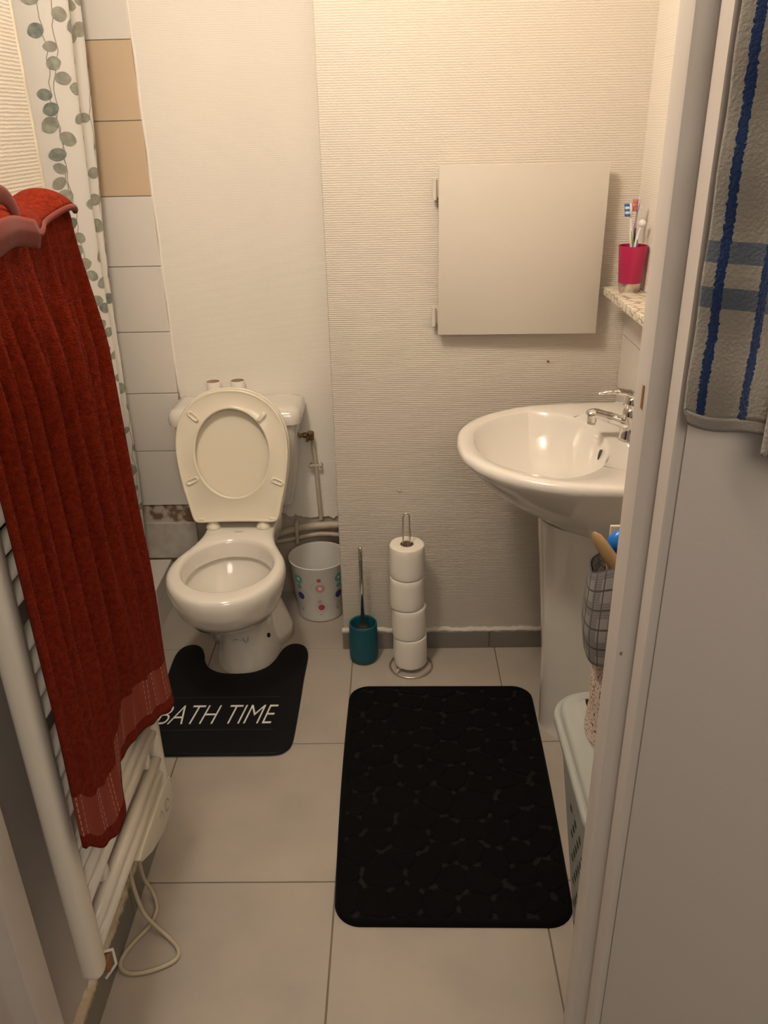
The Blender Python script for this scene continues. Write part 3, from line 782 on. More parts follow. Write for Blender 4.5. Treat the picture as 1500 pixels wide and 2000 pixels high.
# ------------------------------------------------------------------ pipes in the alcove
def pipes():
    t = thing('supply_pipe', 'thin cream painted vertical water pipe with brass valve beside the cistern', 'pipe', (-.272, 2.482, .30))
    rel(tube('pipe_run', catmull([(-.262, 2.484, .295), (-.264, 2.482, .36), (-.268, 2.482, .48), (-.272, 2.482, .560), (-.276, 2.480, .594), (-.284, 2.47, .602)], 5), .0068, M['pipe'], n=12), t)
    bm = bmesh.new()
    add_tube(bm, [(-.312, 2.462, .603), (-.302, 2.464, .603), (-.300, 2.464, .603), (-.290, 2.466, .603), (-.288, 2.466, .603), (-.276, 2.468, .603)], [.006, .006, .009, .009, .006, .007], 12)
    add_tube(bm, [(-.278, 2.468, .590), (-.276, 2.462, .613)], [.011, .011], 12)
    add_tube(bm, [(-.286, 2.462, .600), (-.287, 2.450, .588)], [.0035, .005], 8)
    rel(autosmooth(from_bm('brass_valve', bm, M['brass']), 40), t)
    bm = bmesh.new(); add_tube(bm, [(-.326, 2.460, .603), (-.311, 2.462, .603)], [.0115, .010], 14); rel(from_bm('cistern_nut', bm, M['verdigris']), t)
    bm = bmesh.new(); add_box(bm, -.286, -.250, 2.474, 2.481, .488, .497, bev=.002); add_tube(bm, [(-.285, 2.472, .492), (-.285, 2.50, .492)], .004, 8); add_tube(bm, [(-.251, 2.472, .492), (-.251, 2.50, .492)], .004, 8)
    rel(from_bm('pipe_clip', bm, M['pipe']), t)
    t = thing('drain_pipe', 'thick cream painted horizontal pipe at the foot of the alcove wall', 'pipe', (-.3, 2.48, .27))
    rel(tube('pipe_run', catmull([(-.46, 2.484, .232), (-.41, 2.483, .244), (-.36, 2.482, .258), (-.31, 2.480, .270), (-.25, 2.480, .275), (-.185, 2.480, .275)], 5), .0125, M['pipe'], n=14), t)
    bm = bmesh.new(); add_box(bm, -.350, -.338, 2.462, 2.503, .212, .292, bev=.004); rel(from_bm('pipe_clip', bm, M['pipe']), t)
    o = tube('hot_water_pipe', catmull([(-.46, 2.484, .205), (-.40, 2.484, .216), (-.34, 2.484, .228), (-.28, 2.484, .240), (-.24, 2.484, .240), (-.185, 2.484, .233)], 5), .0085, M['pipe'], n=12)
    tag(o, 'thinner cream painted pipe running just below the thick one behind the bin', 'pipe')
pipes()

# ------------------------------------------------------------------ waste bin with printed circles
def bin_():
    cx, cy, h, r0, r1 = -.268, 2.382, .212, .076, .0965
    t = thing('waste_bin', 'small white waste bin printed with teal, blue and red circles', 'bin', (cx, cy, 0))
    bm = bmesh.new(); lathe(bm, cx, cy, [(r0-.003, .001), (r0, .004), (r0+.001, .008), (r1-.001, h-.008), (r1, h-.006), (r1+.001, h-.003), (r1, h), (r1-.002, h), (r1-.004, h-.006), (r0-.003, .010), (.0005, .008)], 96, True, False)
    o = from_bm('bin_body', bm, [M['bin'], M['b_teal'], M['b_blue'], M['b_red'], M['b_pink'], M['b_grey'], M['b_white']]); autosmooth(o, 60)
    bm = bmesh.new(); bm.from_mesh(o.data)
    def P(th, z, e=.0006):
        r = r0+(r1-r0)*z/h+e+.0005; return (cx+r*math.sin(th), cy-r*math.cos(th), z)
    def ring(th0, z0, ri, ro, mi, sx=1, e=.0006):
        n = 32; pr = None
        for fr in (ri, (ri+ro)/2, ro):
            cur = [bm.verts.new(P(th0+fr*sx*math.cos(2*PI*k/n)/.087, z0+fr*math.sin(2*PI*k/n), e)) for k in range(n)]
            if pr:
                for k in range(n):
                    j = (k+1) % n; f = bm.faces.new((pr[k], pr[j], cur[j], cur[k])); f.material_index = mi; f.smooth = True
            pr = cur
    def col(th):   # pink/red column
        ring(th, .170, .0001, .0065, 3); ring(th+.03, .138, .0001, .0065, 6); ring(th+.03, .138, .0065, .0150, 4); ring(th-.04, .142, .0205, .0213, 5)
        ring(th, .106, .0105, .0112, 5); ring(th, .104, .0001, .002, 5); ring(th, .086, .0001, .0075, 5, e=.0007)
        ring(th+.05, .063, .0001, .0115, 3, e=.0009); ring(th+.05, .063, .018, .0187, 5, e=.0009); ring(th+.05, .063, .021, .0216, 5, e=.0009); ring(th+.02, .034, .0001, .003, 5)
    def col2(th):
        ring(th, .165, .0001, .0055, 6); ring(th, .165, .0055, .0155, 1); ring(th, .135, .0001, .0085, 1); ring(th+.02, .100, .0001, .0140, 2); ring(th+.04, .098, .019, .0198, 5); ring(th+.10, .098, .0255, .0263, 5)
        ring(th, .058, .010, .0112, 1); ring(th, .058, .006, .0068, 5); ring(th, .045, .0001, .0055, 5)
    a0 = .08
    for k in range(4): col(a0+k*PI/2)
    for k in range(4): col2(a0-.80+k*PI/2)
    bm.to_mesh(o.data); bm.free(); rel(o, t)
    # liner-smooth inside is the same body; separate rolled rim
    bm = bmesh.new(); add_tube(bm, [Vector(p) for p in circ(cx, cy, h, r1, 72)], .0022, 8, closed=True); rel(from_bm('rim', bm, M['b_white']), t)
bin_()

# ------------------------------------------------------------------ toilet brush
def brush():
    cx, cy = -.113, 2.102
    bm = bmesh.new(); lathe(bm, cx, cy, [(.030, .001), (.038, .003), (.0425, .010), (.0440, .022), (.0435, .08), (.0420, .124), (.0415, .131), (.0395, .133), (.0375, .131), (.0370, .124), (.0370, .02), (.001, .015)], 56, True, False)
    o = from_bm('brush_holder', bm, M['teal']); tag(o, 'teal cup-shaped toilet brush holder standing against the back wall', 'brush holder')
    t = thing('toilet_brush', 'toilet brush with a chrome stick handle, standing in the teal holder', 'toilet brush', (cx, cy, .03))
    bm = bmesh.new(); lathe(bm, cx, cy, [(.006, .10), (.0062, .384), (.0055, .389), (.003, .390)], 20, True, True); rel(from_bm('handle', bm, M['chrome']), t)
    bm = bmesh.new(); lathe(bm, cx, cy, [(.012, .03), (.028, .04), (.031, .07), (.028, .10), (.018, .118), (.010, .124), (.007, .125)], 28, True, True)
    rel(from_bm('brush_head', bm, M['dark']), t)
brush()

# ------------------------------------------------------------------ toilet roll stand
def rolls():
    cx, cy = .022, 2.066
    t = thing('toilet_roll_stand', 'satin wire stand holding a column of four toilet rolls', 'roll stand', (cx, cy, 0))
    bc = (.031, 2.060)
    bm = bmesh.new(); add_tube(bm, [Vector(p) for p in circ(bc[0], bc[1], .0035, .064, 64)], .003, 10, closed=True); rel(from_bm('base_ring', bm, M['satin']), t)
    bm = bmesh.new(); add_tube(bm, catmull([(bc[0]-.045, bc[1]-.045, .004), (bc[0]-.038, bc[1]-.036, .014), (bc[0]-.020, bc[1]-.018, .010), (.024, 2.062, .010)], 5), .0026, 8); rel(from_bm('foot_wire', bm, M['satin']), t)
    tp = .512; w = .0095
    bm = bmesh.new(); pts = [(cx-w, cy, .010), (cx-w, cy, .2), (cx-w-.001, cy, .40), (cx-w-.001, cy, tp-.012)]
    pts += [(cx-.001-w*math.cos(a), cy, tp-.012+.012*math.sin(a)) for a in (PI*.25, PI*.5, PI*.75)] + [(cx+w-.002, cy, tp-.012), (cx+w, cy, .40), (cx+w, cy, .010)]
    add_tube(bm, pts, .0024, 10); rel(from_bm('upright_loop', bm, M['satin']), t)
    zs = [.014, .115, .216, .317]; dx = [.007, .004, -.001, .000]; labs = ['white toilet roll, lowest on the wire stand', 'white toilet roll, second from the floor on the wire stand', 'white toilet roll, third from the floor on the wire stand', 'white toilet roll, topmost on the wire stand']
    for k, (z, d, lab) in enumerate(zip(zs, dx, labs)):
        r, hh = .0500, .1005; ri = .0190; x = cx+d; rnd = random.Random(k)
        g = thing('toilet_roll', lab, 'toilet roll', (x, cy, z), 'toilet rolls on the wire stand')
        bm = bmesh.new(); n = 72; rings = []
        for rr_, zz in ((ri, z+.001), (r-.003, z), (r-.0008, z+.002), (r, z+.006), (r, z+.03), (r+.0003, z+.05), (r, z+.08), (r-.0002, z+hh-.004), (r-.0015, z+hh-.001), (r-.004, z+hh), (r*.75, z+hh-.0007), (r*.6, z+hh-.0005), (ri, z+hh-.001)):
            rings.append([(x+(rr_+(.0007*math.sin(5*a+k+zz*60) if rr_ > .04 else 0))*math.cos(a), cy+(rr_+(.0007*math.sin(3*a+2*k) if rr_ > .04 else 0))*math.sin(a), zz) for a in [2*PI*i/n for i in range(n)]])
        add_loft(bm, rings, True); rel(autosmooth(from_bm('paper', bm, M['tissue']), 60), g)
        bm = bmesh.new(); lathe(bm, x, cy, [(ri, z+.001), (ri, z+hh-.001)], 40, False, False); rel(from_bm('cardboard_core', bm, M['card']), g)
rolls()

# ------------------------------------------------------------------ mats
def rrect(x0, x1, y0, y1, r, n=10):
    out = []
    for cx, cy, a0 in ((x1-r, y1-r, 0), (x0+r, y1-r, PI/2), (x0+r, y0+r, PI), (x1-r, y0+r, 3*PI/2)):
        for k in range(n+1):
            a = a0+PI/2*k/n; out.append((cx+r*math.cos(a), cy+r*math.sin(a)))
    return out
def bath_mat():
    rnd = random.Random(11)
    # corners measured on the floor: far-left, far-right, near-right, near-left
    FL, FR, NR, NL = Vector((-.150, 1.955)), Vector((.376, 1.948)), Vector((.352, 1.156)), Vector((-.146, 1.162))
    W_, Hh = .50, .79; seeds = []
    tries = 0
    while len(seeds) < 130 and tries < 30000:
        tries += 1; p = (rnd.uniform(-.02, W_+.02), rnd.uniform(-.02, Hh+.02)); el = rnd.uniform(.8, 1.25)
        if all((p[0]-q[0])**2+(p[1]-q[1])**2 > .056**2 for q, e, w in seeds): seeds.append((p, el, rnd.uniform(-.004, .004)))
    nx, ny = 215, 336; th = .011; r = .055
    def cell(x, y):
        ds = sorted(((x-q[0])**2+((y-q[1])*e)**2)**.5+w for q, e, w in seeds if abs(x-q[0]) < .12 and abs(y-q[1]) < .14)[:3]
        return ds[1]-ds[0], ds[2]-ds[0]
    def warp(x, y):
        u, v = x/W_, y/Hh; a = NL.lerp(NR, u); b = FL.lerp(FR, u); p = a.lerp(b, v)
        p.x += .006*math.sin(v*PI)*(1-u)*-1+.004*math.sin(v*PI)*u; return p
    bm = bmesh.new(); V = {}; K = {}
    for i in range(nx+1):
        for j in range(ny+1):
            x, y = W_*i/nx, Hh*j/ny
            # squash the square grid into the rounded rectangle
            dx = min(x, W_-x); dy = min(y, Hh-y)
            if dx < r and dy < r:
                ax, ay = r-dx, r-dy; m_ = max(ax, ay); l = math.hypot(ax, ay)
                s = m_/l if l > 0 else 1; ax, ay = ax*s, ay*s
                x = (r-ax) if x < W_/2 else W_-(r-ax); y = (r-ay) if y < Hh/2 else Hh-(r-ay)
                edge = r-m_
            else: edge = min(dx, dy)
            g, d1 = cell(x, y); k = min(g/.006, 1); k = k*k*(3-2*k)
            e = min(edge/.010, 1); e = math.sqrt(max(0, 1-(1-e)**2))
            tri = d1 < .0115
            if tri: k = 0
            else: k = max(k, .32)
            border = edge < .014
            z = e*(th*(.62+.38*(1 if border else k)))
            p = warp(x, y); V[i, j] = bm.verts.new((p.x, p.y, z+.0005)); K[i, j] = 1 if border else k
    for i in range(nx):
        for j in range(ny):
            f = bm.faces.new((V[i, j], V[i+1, j], V[i+1, j+1], V[i, j+1]))
            f.material_index = 1 if (K[i, j]+K[i+1, j]+K[i+1, j+1]+K[i, j+1])/4 < .30 else 0
            f.smooth = True
    o = from_bm('bath_mat', bm, [M['black_mat'], M['mat_gap']], fix=False)
    tag(o, 'large black bath mat with an embossed pebble pattern on the floor', 'bath mat')
bath_mat()
def toilet_mat():
    t = thing('toilet_mat', 'black U-shaped toilet mat lettered BATH TIME, around the toilet foot', 'toilet mat', (-.49, 1.9, 0))
    half = [(0, 1.668), (.10, 1.668), (.165, 1.670), (.190, 1.684), (.203, 1.712), (.206, 1.78), (.207, 1.90), (.207, 2.0), (.209, 2.09), (.206, 2.13), (.195, 2.158), (.175, 2.172), (.153, 2.173), (.133, 2.158), (.119, 2.128), (.108, 2.088), (.088, 2.052), (.058, 2.030), (.03, 2.022), (0, 2.020)]
    cx = -.496
    hp = catmull([(a, b, 0) for a, b in half], 5)
    full = [(cx+p.x, p.y) for p in hp]+[(cx-p.x, p.y) for p in reversed(hp[1:-1])]
    def inset(pl, d):
        out = []; n = len(pl)
        for i in range(n):
            a = Vector(pl[i-1]); b = Vector(pl[(i+1) % n]); tn = (b-a).normalized(); out.append((pl[i][0]-tn.y*d, pl[i][1]+tn.x*d))
        return out
    def cap(bm, ring):
        for a, b, c in tessellate_polygon([[Vector(v.co) for v in ring]]):
            f = bm.faces.new((ring[a], ring[b], ring[c]))
            if f.normal.z < 0 or (f.normal_update() or f.normal.z < 0): f.normal_flip()
    bm = bmesh.new(); rr_ = add_loft(bm, [[(x, y, .0005) for x, y in full], [(x, y, .0040) for x, y in full]], True); cap(bm, rr_[-1]); rel(from_bm('backing', bm, M['mat_under'], smooth=False, fix=False), t)
    bm = bmesh.new()
    rs = [[(x, y, .0040) for x, y in full], [(x, y, .0080) for x, y in inset(full, .001)], [(x, y, .0105) for x, y in inset(full, .004)], [(x, y, .0112) for x, y in inset(full, .009)]]
    rr_ = add_loft(bm, rs, True); cap(bm, rr_[-1])
    rel(autosmooth(from_bm('plush_top', bm, M['black_soft'], fix=False), 25), t)
    cu = bpy.data.curves.new('lettering', 'FONT'); cu.body = 'BATH TIME'; cu.size = .104; cu.shear = .30; cu.extrude = .0006; cu.space_character = .98; cu.offset = -.0016
    to = bpy.data.objects.new('tmp', cu); C.objects.link(to); bpy.context.view_layer.update()
    me = bpy.data.meshes.new_from_object(to.evaluated_get(bpy.context.evaluated_depsgraph_get())); bpy.data.objects.remove(to)
    xs = [v.co.x for v in me.vertices]; ys = [v.co.y for v in me.vertices]; w = max(xs)-min(xs); h = max(ys)-min(ys)
    for v in me.vertices:
        v.co.x = -.680+(v.co.x-min(xs))/w*.332; v.co.y = 1.788+(v.co.y-min(ys))/h*.079; v.co.z += .0116
    o = link('lettering', me, M['white_ink'], None, smooth=False); o['label'] = 'white slanted letters'; rel(o, t)
    for y in (1.903, 1.763):
        bm = bmesh.new(); add_box(bm, -.69, -.350, y-.0006, y+.0006, .0110, .0117); rel(from_bm('seam_line', bm, M['line_ink'], smooth=False), t)
toilet_mat()

# ------------------------------------------------------------------ wash basin, pedestal, tap
def basin():
    t = thing('wash_basin', 'white ceramic wash basin on the right wall', 'wash basin', (.45, 1.80, .62))
    CY = 1.80
    half = [(.138, 0), (.141, .045), (.150, .090), (.170, .135), (.203, .180), (.25, .220), (.31, .254), (.38, .274), (.46, .282), (.54, .283), (.582, .282), (.596, .270), (.598, .12), (.598, 0)]
    hp = catmull([(a, b, 0) for a, b in half], 5)
    full = [(p.x, p.y) for p in hp]+[(p.x, -p.y) for p in reversed(hp[1:-1])]
    def ins(d):
        out = []; n = len(full)
        for i in range(n):
            a = Vector(full[i-1]); b = Vector(full[(i+1) % n]); tn = (b-a).normalized(); nx, ny = tn.y, -tn.x
            out.append((full[i][0]+nx*d, full[i][1]+ny*d))
        return out
    def ring(d, z): return [(x, CY+y, z) for x, y in ins(d)]
    def scal(k, ky, z, ax=.598):
        return [(ax+(x-ax)*k, CY+y*ky, z) for x, y in full]
    base_in = ins(.036); k0 = max(y for x, y in base_in if x < .345)
    def bowl(k, z, sx=0):
        out = []
        for (x, y), (ix, iy) in zip(full, base_in):
            if x <= .335: px, py = ix, iy
            else:
                a = math.atan2(y/.283, (x-.335)/.263); px, py = .335+.152*math.cos(a), k0*math.sin(a)
            if x > .335 and px < .335: px = .335
            out.append((.345+(px-.345)*k+sx, CY+py*k, z))
        return out
    bm = bmesh.new()
    rings = [scal(.40, .36, .600), scal(.50, .42, .615), scal(.58, .52, .645), scal(.70, .66, .680), scal(.81, .79, .715), scal(.90, .895, .750), scal(.965, .965, .785), ring(.001, .803), ring(0, .812), ring(.003, .820), ring(.010, .8235), ring(.020, .8240)]
    rings += [bowl(1.0, .8225), bowl(.975, .817), bowl(.945, .802), bowl(.87, .768), bowl(.75, .734), bowl(.58, .705), bowl(.34, .686), bowl(.12, .679)]
    # proper order check: the sides fall inwards
    add_loft(bm, rings, True, True, True)
    b_ = rel(autosmooth(from_bm('basin_bowl', bm, M['ceramic_w']), 60), t)
    bm = bmesh.new()
    add_loft(bm, [[(.4800, CY+.0055*math.cos(a), .785+.0125*math.sin(a)) for a in [2*PI*i/20 for i in range(20)]], [(.4705-.004*0+.0022*math.sin(a), CY+.0055*math.cos(a), .785+.0125*math.sin(a)) for a in [2*PI*i/20 for i in range(20)]]], True, True, True)
    o = from_bm('overflow_slot', bm, M['slot']); o.parent = b_; o.location = (0, 0, 0)
    bm = bmesh.new(); lathe(bm, .375, CY, [(.020, .6785), (.019, .681), (.010, .6805)], 24, False, True); o = from_bm('drain', bm, M['chrome']); o.parent = b_; o.location = (0, 0, 0)
    # pedestal: a separate ceramic column
    bm = bmesh.new()
    def ped(xf, hw, z):
        out = []
        for i in range(33):
            a = PI/2+PI*i/32; out.append((xf+.13+.13*math.cos(a), CY+hw*math.sin(a), z))
        out += [(.598, CY-hw, z), (.598, CY+hw, z)]
        return out
    add_loft(bm, [ped(.377, .098, 0), ped(.377, .098, .006), ped(.377, .096, .03), ped(.370, .097, .25), ped(.350, .104, .50), ped(.338, .112, .63)], True, True, True)
    o = autosmooth(from_bm('basin_pedestal', bm, M['ceramic_w']), 50); tag(o, 'white ceramic pedestal column under the wash basin', 'pedestal')
    # mixer tap
    t = thing('mixer_tap', 'chrome single-lever mixer tap on the wash basin', 'tap', (.537, CY, .824))
    bm = bmesh.new(); lathe(bm, .537, CY, [(.026, .8245), (.026, .830), (.023, .836), (.021, .860), (.0215, .880), (.020, .893), (.0165, .898)], 36, True, True); rel(autosmooth(from_bm('tap_body', bm, M['chrome']), 40), t)
    bm = bmesh.new()
    add_tube(bm, catmull([(.540, CY, .858), (.515, CY, .866), (.490, CY, .875), (.462, CY, .884), (.447, CY, .886), (.438, CY, .880)], 5), [.0145]*6+[.0130]*6+[.0118]*6+[.0120]*4+[.012]*2+[.010]*2, 20, sx=1.25)
    add_tube(bm, [(.447, CY, .886), (.446, CY, .868)], [.012, .0115], 20)
    rel(autosmooth(from_bm('spout', bm, M['chrome']), 50), t)
    bm = bmesh.new(); add_tube(bm, [(.446, CY, .869), (.4455, CY, .862)], [.0098, .0098], 20); rel(from_bm('aerator', bm, M['steel']), t)
    bm = bmesh.new(); lathe(bm, .537, CY, [(.017, .898), (.0185, .902), (.0180, .918), (.013, .927), (.004, .930)], 32, True, True)
    add_tube(bm, catmull([(.552, CY, .920), (.530, CY, .931), (.505, CY, .937), (.478, CY, .937), (.455, CY, .933)], 5), [.0100]*3+[.0095]*4+[.0075]*5+[.0055]*5+[.0035]*3+[.0022], 16, sx=1.7)
    rel(autosmooth(from_bm('lever', bm, M['chrome']), 50), t)
basin()

# ------------------------------------------------------------------ access panel
def access_panel():
    t = thing('access_panel', 'square off-white hinged access hatch on the back wall', 'access hatch', (.31, YB-.02, .99))
    x0, x1, z0, z1 = .108, .5135, .9955, 1.402
    bm = bmesh.new(); add_box(bm, x0+.012, x1-.012, YB-.012, YB, z0+.012, z1-.012); rel(from_bm('hatch_frame', bm, M['paint'], smooth=False), t)
    # the leaf stands slightly open on its right side
    bm = bmesh.new(); add_box(bm, x0, x1, YB-.034, YB-.016, z0, z1, bev=.0012)
    for v in bm.verts: v.co.y -= (v.co.x-x0)*.035
    rel(autosmooth(from_bm('hatch_door', bm, M['paint']), 40), t)
    for z, h in ((1.348, .024), (1.040, .024)):
        bm = bmesh.new(); add_tube(bm, [(x0-.010, YB-.020, z-h), (x0-.010, YB-.020, z+h)], .0062, 12)
        add_box(bm, x0-.014, x0+.004, YB-.018, YB, z-h*.8, z+h*.8, bev=.0015)
        rel(autosmooth(from_bm('hinge', bm, M['paint']), 40), t)
access_panel()

# ------------------------------------------------------------------ shelf, cup, toothbrushes
def shelf():
    o = box('wall_shelf', .520, XR-.001, 1.55, 2.098, 1.097, 1.1165, M['shelf'], bev=.0012)
    tag(o, 'narrow cream shelf with a brown crackle print, holding the pink cup', 'shelf')
    cx, cy, z0 = .5655, 2.036, 1.1168
    t = thing('toothbrush_cup', 'raspberry-pink tumbler with a steel base on the narrow shelf', 'cup', (cx, cy, z0))
    bm = bmesh.new(); lathe(bm, cx, cy, [(.0265, z0+.020), (.0270, z0+.0205), (.0335, z0+.104), (.0335, z0+.106), (.0320, z0+.106), (.0260, z0+.022), (.001, z0+.020)], 56, False, False)
    rel(autosmooth(from_bm('cup_body', bm, M['pink']), 50), t)
    bm = bmesh.new(); lathe(bm, cx, cy, [(.0235, z0), (.0248, z0+.002), (.0266, z0+.0202)], 56, True, True); rel(autosmooth(from_bm('steel_base', bm, M['steel']), 50), t)
    def tb(lab, foot, head, neck, mats, style):
        foot, head, neck = Vector(foot), Vector(head), Vector(neck)
        g = thing('toothbrush', lab, 'toothbrush', foot, 'toothbrushes in the pink cup')
        pts = catmull([foot, foot.lerp(neck, .5)+Vector((.001, 0, 0)), neck, head], 6); n = len(pts)
        rad = [.0046 if i < n*.55 else .0046-(.0024)*min(1, (i-n*.55)/(n*.15)) for i in range(n)]
        bm = bmesh.new(); add_tube(bm, pts, rad, 12); rel(from_bm('handle', bm, mats[0]), g)
        d = (head-neck).normalized(); side = Vector((-1, -.15, 0)).normalized()
        if style == 'round':
            bm = bmesh.new(); bmesh.ops.create_uvsphere(bm, u_segments=24, v_segments=16, radius=.0088, matrix=Matrix.Translation(head)); rel(from_bm('round_head', bm, mats[0]), g)
        else:
            bm = bmesh.new(); add_tube(bm, [head-d*.002, head+d*.012, head+d*.026, head+d*.029], [.0035, .0062, .0060, .003], 14, sx=.6); h_ = rel(from_bm('head_plate', bm, mats[0]), g)
            cols = mats[1]
            for k, cm in enumerate(cols):
                bm = bmesh.new(); b0 = head+d*(.001+.027*k/len(cols)); b1 = head+d*(.001+.027*(k+.82)/len(cols)); mid = (b0+b1)/2
                L_ = (b1-b0).length/2
                for q in range(3):
                    for w in (-1, 0, 1):
                        c_ = mid+d*L_*(q-1)*.66+Vector((0, 1, 0))*w*.0032+side*.003
                        add_tube(bm, [c_, c_+side*.010], [.0017, .0019], 7)
                o_ = from_bm('bristles', bm, cm); rel(o_, g)
        if len(mats) > 2:
            bm = bmesh.new(); a = foot.lerp(neck, .62); b = foot.lerp(neck, .96)
            add_tube(bm, [a+side*-.002+Vector((0, -.0042, 0)), a.lerp(b, .5)+Vector((.001, -.0046, 0)), b+Vector((0, -.0040, 0))], [.0012, .0026, .0012], 8, sx=.8); rel(from_bm('rubber_grip', bm, mats[2]), g)
    zf = z0+.024
    tb('white toothbrush with blue bristles and a green grip in the pink cup', (.572, 2.034, zf), (.5495, 2.028, z0+.172), (.553, 2.028, z0+.145), (M['w_plastic'], [M['blue'], M['w_plastic'], M['blue'], M['w_plastic'], M['blue']], M['green']), 'flat')
    tb('white toothbrush with coral bristles, tallest in the pink cup', (.560, 2.045, zf), (.5685, 2.044, z0+.182), (.567, 2.044, z0+.150), (M['lilac'], [M['b_coral'], M['b_coral'], M['b_coral']], M['navy']), 'flat')
    tb('purple and white brush with a round white head in the pink cup', (.562, 2.030, zf), (.5775, 2.026, z0+.156), (.570, 2.026, z0+.125), (M['w_plastic'], [], M['violet']), 'round')
shelf()

# ------------------------------------------------------------------ laundry basket and what stands on it
def laundry():
    t = thing('laundry_basket', 'grey-green plastic laundry basket with perforated sides, right of the bath mat', 'laundry basket', (.44, .95, 0))
    x0, x1, y0, y1 = .338, .545, .885, 1.148
    def rr(dx, dy, z, r=.045, o=0):
        pl = rrect(x0-dx, x1+dx*.3, y0+.0, y1+dy, r, 10); return [(x, y, z) for x, y in pl]
    def lv(z): k = z/.53; return (.052*k, .080*k)
    bm = bmesh.new()
    rings = [rr(0, 0, 0, .05)]
    for i in range(1, 28):
        z = .53*i/27; dx, dy = lv(z); rings.append(rr(dx, dy, z, .05))
    dx, dy = lv(.53); 
    rings += [rr(dx-.004, dy-.004, .53, .046), rr(lv(.30)[0]-.004, lv(.30)[1]-.004, .30, .046)]
    add_loft(bm, rings, True, True, False)
    rel(autosmooth(from_bm('basket_body', bm, M['basket']), 50), t)
    # rows of vertical slots, dark openings set in the long side
    bm = bmesh.new()
    def slot(y, z):
        def P(yy, zz):
            d = lv(zz)[0]; return Vector((x0-d-.0009, yy, zz))
        n = 14; V = [bm.verts.new(P(y+.0075*math.cos(2*PI*k/n), z+.0080*math.sin(2*PI*k/n))) for k in range(n)]; bm.faces.new(V)
    for r_ in range(11):
        for c_ in range(7):
            y = y1-.052-c_*.036-(.018 if r_ % 2 else 0); z = .09+r_*.030
            if y > y0+.03: slot(y+lv(z)[1]*.0, z)
    sl = from_bm('slot_pattern', bm, M['basket_in'], smooth=False, fix=False); rel(sl, t)
    # rim and lid
    bm = bmesh.new(); dx, dy = lv(.53)
    def R(o, z, r=.055): return [(x, y, z) for x, y in rrect(x0-dx-o, x1+dx*.3+o, y0-o, y1+dy+o, max(r+o, .01), 10)]
    add_loft(bm, [R(-.004, .518), R(.010, .518), R(.0125, .522), R(.0125, .530), R(.010, .534), R(.004, .535), R(-.001, .532), R(-.006, .532)], True)
    rel(autosmooth(from_bm('rim', bm, M['basket']), 50), t)
    def Q(o, z): return [(x, y, z) for x, y in rrect(x0-dx+.044-o, x1+dx*.3-.05+o, y0+.05-o, y1+dy-.020+o, .022, 10)]
    bm = bmesh.new()
    add_loft(bm, [R(.001, .532), R(.001, .540), R(-.003, .546), R(-.010, .5475), R(-.024, .549), R(-.028, .552), R(-.031, .5525), Q(0, .5525), Q(-.002, .540), Q(.004, .530)], True)
    ld = rel(autosmooth(from_bm('lid_frame', bm, M['basket']), 45), t)
    bm = bmesh.new(); n = len(R(0, 0)); V = [bm.verts.new(p) for p in R(-.020, .500, .05)]; bm.faces.new(V); rel(from_bm('dark_inner_base', bm, M['basket_in'], smooth=False), t)
    # pale laundry seen through the opening
    o = grid('folded_laundry', lambda u, v: Vector((.352+.17*u, .955+.19*v, .508+.010*math.sin(u*7)*math.sin(v*5+1)+.012*math.sin(u*PI))), 30, 30, M['laundry'], thick=.004)
    tag(o, 'pale striped cloth inside the laundry basket, seen through its lid opening', 'cloth')
    # fabric storage basket with a plaid cuff
    g = thing('fabric_basket', 'cream speckled cloth basket with a grey plaid cuff, standing on the laundry basket', 'fabric basket', (.42, 1.03, .535))
    CX, CYB = .425, 1.100
    def sup(a, hx, hy, p=.8):
        c, s_ = math.cos(a), math.sin(a)
        return CX+hx*math.copysign(abs(c)**p, c), CYB+hy*math.copysign(abs(s_)**p, s_)
    def topz(y): return .870+.050*min(max((CYB-y)/.075, 0), 1)
    def body(u, v):
        a = 2*PI*u; z = .5535+.30*v; x, y = sup(a, .112+.006*v-.004*math.sin(v*PI), .078+.004*v)
        return Vector((x+.0015*math.sin(z*60+a*3), y, z))
    rel(grid('cloth_body', body, 96, 30, M['woven']), g)
    bm = bmesh.new(); V = [bm.verts.new(body(i/48, .0)) for i in range(48)]; bm.faces.new(V); rel(from_bm('cloth_base', bm, M['woven'], smooth=False), g)
    def cuff(u, v):
        a = 2*PI*u; b_ = .010+.004*math.sin(PI*min(v*1.2, 1)*.5)-.006*max(0, v-.7)*3
        x, y = sup(a, .120+b_, .084+b_); tz = topz(y); lz = .738+.012*math.sin(a*3+1)
        return Vector((x, y, tz+(lz-tz)*v+.002*math.sin(a*7)))
    rel(grid('plaid_cuff', cuff, 120, 24, M['plaid'], uvf=lambda u, v: (u*.72, v*.15), thick=.003), g)
    def lining(u, v):
        p = cuff(u, 0); return Vector((CX+(p.x-CX)*(.975-.20*v), CYB+(p.y-CYB)*(.975-.20*v), p.z-.11*v))
    rel(grid('plaid_lining', lining, 60, 8, M['plaid'], uvf=lambda u, v: (u*.72, v*.26)), g)
    # contents
    g = thing('wooden_brush', 'wooden handled brush leaning out of the plaid-cuffed basket', 'brush', (.41, 1.10, .66))
    a, b = Vector((.334, 1.252-.15, .893+.02)), Vector((.395, 1.075, .70))
    a = Vector((.2945, 1.114, .931)); b = Vector((.412, 1.045, .768)); d = b-a
    pts = [a, a+d*.04, a+d*.12, a+d*.35, a+d*.7, b]
    rel(tube('wooden_handle', pts, [.003, .0085, .0105, .0115, .0125, .013], M['wood'], n=16, sx=.75), g)
    bm = bmesh.new(); add_tube(bm, [b, b+d.normalized()*.05], [.020, .020], 16, sx=.6); rel(from_bm('brush_head', bm, M['wood']), g)
